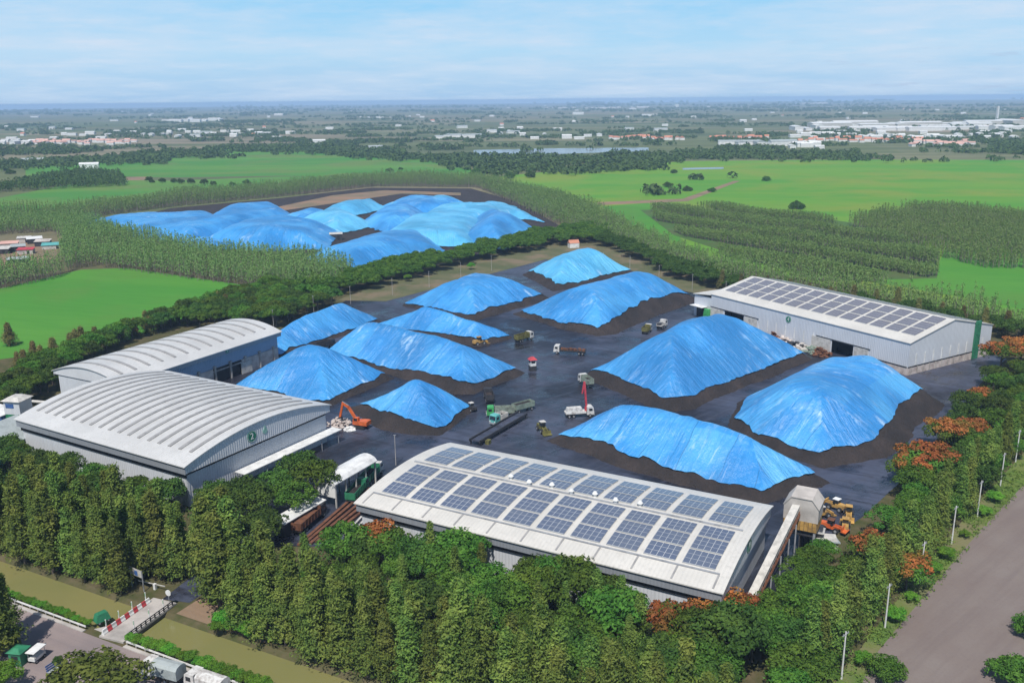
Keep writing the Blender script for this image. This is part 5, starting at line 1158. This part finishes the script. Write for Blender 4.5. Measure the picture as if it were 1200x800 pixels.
wood('far_grove', rows([(-40, 232), (0, 226), (60, 222), (150, 218), (140, 206), (100, 202), (60, 208), (0, 222), (-40, 226)], 5, 6, .2, 6, .3), 9, 3.6, 'farleaf', 40, 1.2)
# tree lines and groves towards the horizon
def far_woods():
    r = np.random.default_rng(31); P_ = []; Sc = []
    def line(a, c, n, wpx, s=1.0):
        t = r.random(n); x = a[0]+(c[0]-a[0])*t+r.normal(size=n)*3; y = a[1]+(c[1]-a[1])*t+r.normal(size=n)*wpx
        for q in zip(x, y): P_.append(G(*q)); Sc.append(s)
    for a, c, n, w in [((-20, 196), (150, 187), 420, 2.6), ((60, 184), (260, 180), 360, 2.5), ((-20, 181), (120, 175), 240, 2), ((150, 188), (195, 190), 120, 1.6), ((250, 176), (420, 172), 330, 2.0), ((360, 176), (470, 185), 330, 2.2), ((440, 180), (560, 188), 420, 2.8), ((520, 186), (660, 192), 420, 3.2), ((600, 180), (780, 186), 420, 3), ((660, 190), (800, 188), 260, 1.8), ((790, 182), (960, 183), 420, 2.6), ((940, 184), (1220, 182), 620, 2.6), ((1160, 168), (1220, 176), 200, 4), ((840, 176), (900, 176), 160, 2), ((560, 204), (640, 198), 70, 2.5), ((520, 192), (600, 200), 90, 3),
                       ((640, 202), (780, 196), 140, 2), ((760, 228), (800, 226), 14, 1), ((815, 211), (862, 209), 12, .4)]: line(a, c, n, w)
    for i in range(300):
        yb = 120+60*r.random()**1.35; xb = r.uniform(-60, 1260); ln = r.uniform(20, 150); n = int(r.uniform(18, 60)); sl_ = r.uniform(-.02, .02)
        dd = G(600, yb)[1]; s = max(1.0, dd/3500)
        t = r.random(n); 
        for q in zip(xb+t*ln, yb+t*ln*sl_+r.normal(size=n)*.35+(600-(xb+t*ln))*.01): 
            if q[1] > 119.5+(600-q[0])*.01: P_.append(G(*q)); Sc.append(s)
    P_ = np.array(P_); Sc = np.array(Sc); k = (P_[:, 1] < 19000) & (vnoise(P_[:, 0]*.008, P_[:, 1]*.005, 3) > .30); P_ = P_[k]; Sc = Sc[k]
    n = len(P_); lv = 22; hs = 7.5*Sc*r.uniform(.6, 1.35, n); R = 4.6*Sc*r.uniform(.7, 1.5, n)
    d = r.normal(size=(n, lv, 3)); d /= np.linalg.norm(d, axis=2, keepdims=True); d[..., 2] = np.abs(d[..., 2])
    C = np.stack([P_[:, :1]+d[..., 0]*R[:, None], P_[:, 1:]+d[..., 1]*R[:, None], hs[:, None]*(.2+.8*d[..., 2]*r.uniform(.6, 1, (n, lv)))], -1).reshape(-1, 3)
    V, F = leaf_quads(C, d.reshape(-1, 3)+r.normal(size=(n*lv, 3))*.4, np.repeat(R, lv)*.9, np.repeat(R, lv)*.6); stuff_mesh('far_woods', V, F, 'farleaf')
far_woods()
# ------------------------------------------------------------------ the town far behind
def gabled(lx, ly, h, rh, roofm, wallm):
    a = MB(); a.box(0, 0, h/2, lx, ly, h)
    c = MB(); pr = [(-ly/2-.4, h-.05), (ly/2+.4, h-.05), (0, h+rh)]; c.add([(-lx/2-.4, y, z) for y, z in pr]+[(lx/2+.4, y, z) for y, z in pr], [(0, 1, 4, 3), (1, 2, 5, 4), (2, 0, 3, 5), (2, 1, 0), (3, 4, 5)])
    return a, c
PROTO = {}
def house(key, spec, name, label, cat, group, p, rz=None):
    x, y = G(*p)
    if rz is None: rz = TR.uniform(-.15, .15)
    if key not in PROTO:
        t = thing(name, label, cat, (x, y, 0), rz, group); a, c = gabled(*spec); a.build('wall', spec[5], t); c.build('roof', spec[4], t); PROTO[key] = t
    else:
        t = copy_tree(PROTO[key]); t.location = (x, y, 0); t.rotation_euler = (0, 0, rz); tag(t, label, cat, group)
    f = HT.uniform(.6, 1.25); t.scale = (f, HT.uniform(.7, 1.2), HT.uniform(.7, 1.3)); return t
HT = random.Random(9)
HS = {'o': (14, 9, 5, 3.2, 'terracotta', 'white'), 'p': (16, 9, 5, 3, 'pinkroof', 'white'), 'w': (22, 12, 6, 2, 'white', 'white'), 'f': (70, 28, 9, 2.5, 'white', 'white'), 'F': (120, 40, 11, 3, 'white', 'offwhite'), 'g': (34, 16, 7, 2.5, 'tarpgrey', 'white'), 't': (30, 22, 34, 1, 'white', 'white'), 'T': (9, 9, 38, 1, 'white', 'white')}
CL = [('p', 38, 88, 166, 1.8, 16, 'pink roofed row house in the far left town', 'pink roofed houses of the far left town'), ('p', 90, 160, 166, 2.2, 22, 'pink roofed row house in the middle of the far left town', 'pink roofed houses in the middle of the left town'), ('w', 60, 330, 157.5, 4.5, 26, 'small white building in the far left town', 'white buildings of the far left town'), ('w', 0, 40, 165, 3, 8, 'small white building at the far left edge', 'white buildings at the far left edge'),
      ('o', 715, 765, 163.5, .8, 12, 'orange roofed house in the row before the far woods', 'orange roofed houses in the middle distance'), ('o', 765, 800, 165, 1, 7, 'small orange roofed house near the right field', 'orange roofed houses near the right field'), ('o', 835, 900, 164.5, 1.6, 14, 'orange roofed house at the left end of the right town', 'orange roofed houses left of the right town'), ('o', 935, 1080, 167.5, 1.6, 24, 'orange roofed row house in the right town', 'orange roofed houses of the right town'),
      ('p', 1065, 1140, 172, 1.8, 16, 'pink roofed row house at the near edge of the right town', 'pink roofed houses of the right town'), ('w', 925, 960, 174, 1.8, 9, 'white house at the near edge of the right town', 'white houses at the near edge of the right town'), ('w', 930, 1190, 162, 5.5, 44, 'white building in the middle of the right town', 'white buildings of the right town'),
      ('f', 925, 1195, 153, 2.6, 20, 'long white factory hall in the right town', 'factory halls of the right town'), ('F', 960, 1195, 149.5, 1.8, 9, 'very long white factory hall at the back of the right town', 'long factory halls at the back of the right town'), ('f', 196, 262, 141, .8, 9, 'big white factory hall far off on the left', 'big factory halls far off on the left'), ('g', 515, 560, 161.5, 1.2, 6, 'grey roofed shed in the middle distance', 'grey roofed sheds in the middle distance'), ('w', 580, 710, 159, 6, 10, 'lone white building in the middle distance', 'lone white buildings in the middle distance'), ('F', 640, 760, 127.5, .7, 9, 'pale hall near the horizon in the middle', 'pale halls near the horizon'), ('F', 930, 970, 123.5, .4, 5, 'pale hall near the horizon on the right', 'pale halls near the right horizon'), ('w', 415, 500, 137, 1.2, 7, 'tiny white building far off in the middle', 'tiny white buildings far off'), ('g', 850, 930, 172, 1.2, 7, 'grey roofed shed before the right town', 'grey roofed sheds before the right town')]
for key, x0, x1, y, dy, n, lb, gr in CL:
    for i in range(n):
        f = (i+.5)/n; px = x0+(x1-x0)*f+HT.uniform(-2, 2); house(key, HS[key], 'factory_hall' if key in 'fF' else ('house' if key in 'op' else 'building'), lb, 'factory' if key in 'fF' else ('house' if key in 'op' else 'building'), gr, (px, y+HT.uniform(-dy, dy)+(600-px)*.004), HT.choice([0, .1, -.12, 1.5]))
for i in range(90):
    px = HT.uniform(0, 1200); py = 121+36*HT.random()**1.3+(600-px)*.0098; k = HT.choice(['w', 'w', 'g', 'o', 'f' if py < 140 else 'w'])
    house(k, HS[k], 'building', 'small pale building scattered on the far plain', 'building', 'scattered buildings on the far plain', (px, py), HT.uniform(-.3, .3))
for px, py, lb in [(793, 126.5, 'tall pale block standing up at the horizon'), (1168, 141, 'slim white tower block above the right town')]:
    house('T' if px > 1000 else 't', HS['T' if px > 1000 else 't'], 'tower_block', lb, 'tower block', None, (px, py), .2)
for px, py, k, lb in [(374, 168, 'w', 'white building with pale roof right of the far left town'), (276, 156.5, 'w', 'bright white cube like building right of the far left town'), (242, 157, 'g', 'large cream building right of the pink roofed houses'), (39, 191, 'g', 'small pale farm building at the edge of the left field'), (105, 198, 'w', 'white farm hut inside the far grove'), (672, 290, 'o', 'small pale hut at the bend of the hedge'), (440, 176, 'g', 'pale roofed farm house below the tree belt'), (940, 172, 'g', 'pale block shaped house at the near edge of the right town')]:
    t = house(k, HS[k], 'building', lb, 'building', None, (px, py), .3)
    if px == 672: t.scale = (.45, .45, .6)
# farm yard at the left edge
for i, (px, py, lx, ly, h, rm, wm, lb) in enumerate([(3, 297, 9, 6, 3, 'offwhite', 'dark', 'pale roofed hut at the left edge of the farm yard'), (12, 291, 10, 6, 3.4, 'pinkroof', 'hutwall', 'pinkish roofed hut at the back of the farm yard'), (22, 294, 8, 6, 3, 'tarpgrey', 'dark', 'grey roofed hut in the middle of the farm yard'), (31, 297, 9, 5, 2.6, 'red', 'hutwall', 'red roofed hut in the farm yard'), (29, 284, 8, 5, 3, 'offwhite', 'hutwall', 'pale hut behind the red roofed one'), (41, 285, 9, 6, 3.2, 'white', 'dark', 'white roofed hut in the farm yard'), (51, 288, 9, 6, 3.0, 'hutwall', 'dark', 'cream roofed hut near the pale blue roof'), (63, 291, 13, 6, 2.4, 'teal', 'offwhite', 'pale blue green roofed shed at the right end of the farm yard'), (22, 308, 12, 5, 2.4, 'tarpgrey', 'dark', 'long low grey shed at the front of the farm yard')]):
    tin_shed('farm_hut', lb, (px, py), .2+.15*(i % 3), lx, ly, h, rm, wm, .15, 'hut', 'huts of the farm yard')
tin_shed('site_hut', 'small white site hut between the heaps of the far yard', (394, 281), .2, 8, 5, 4, 'offwhite', 'dark', .1, 'hut')
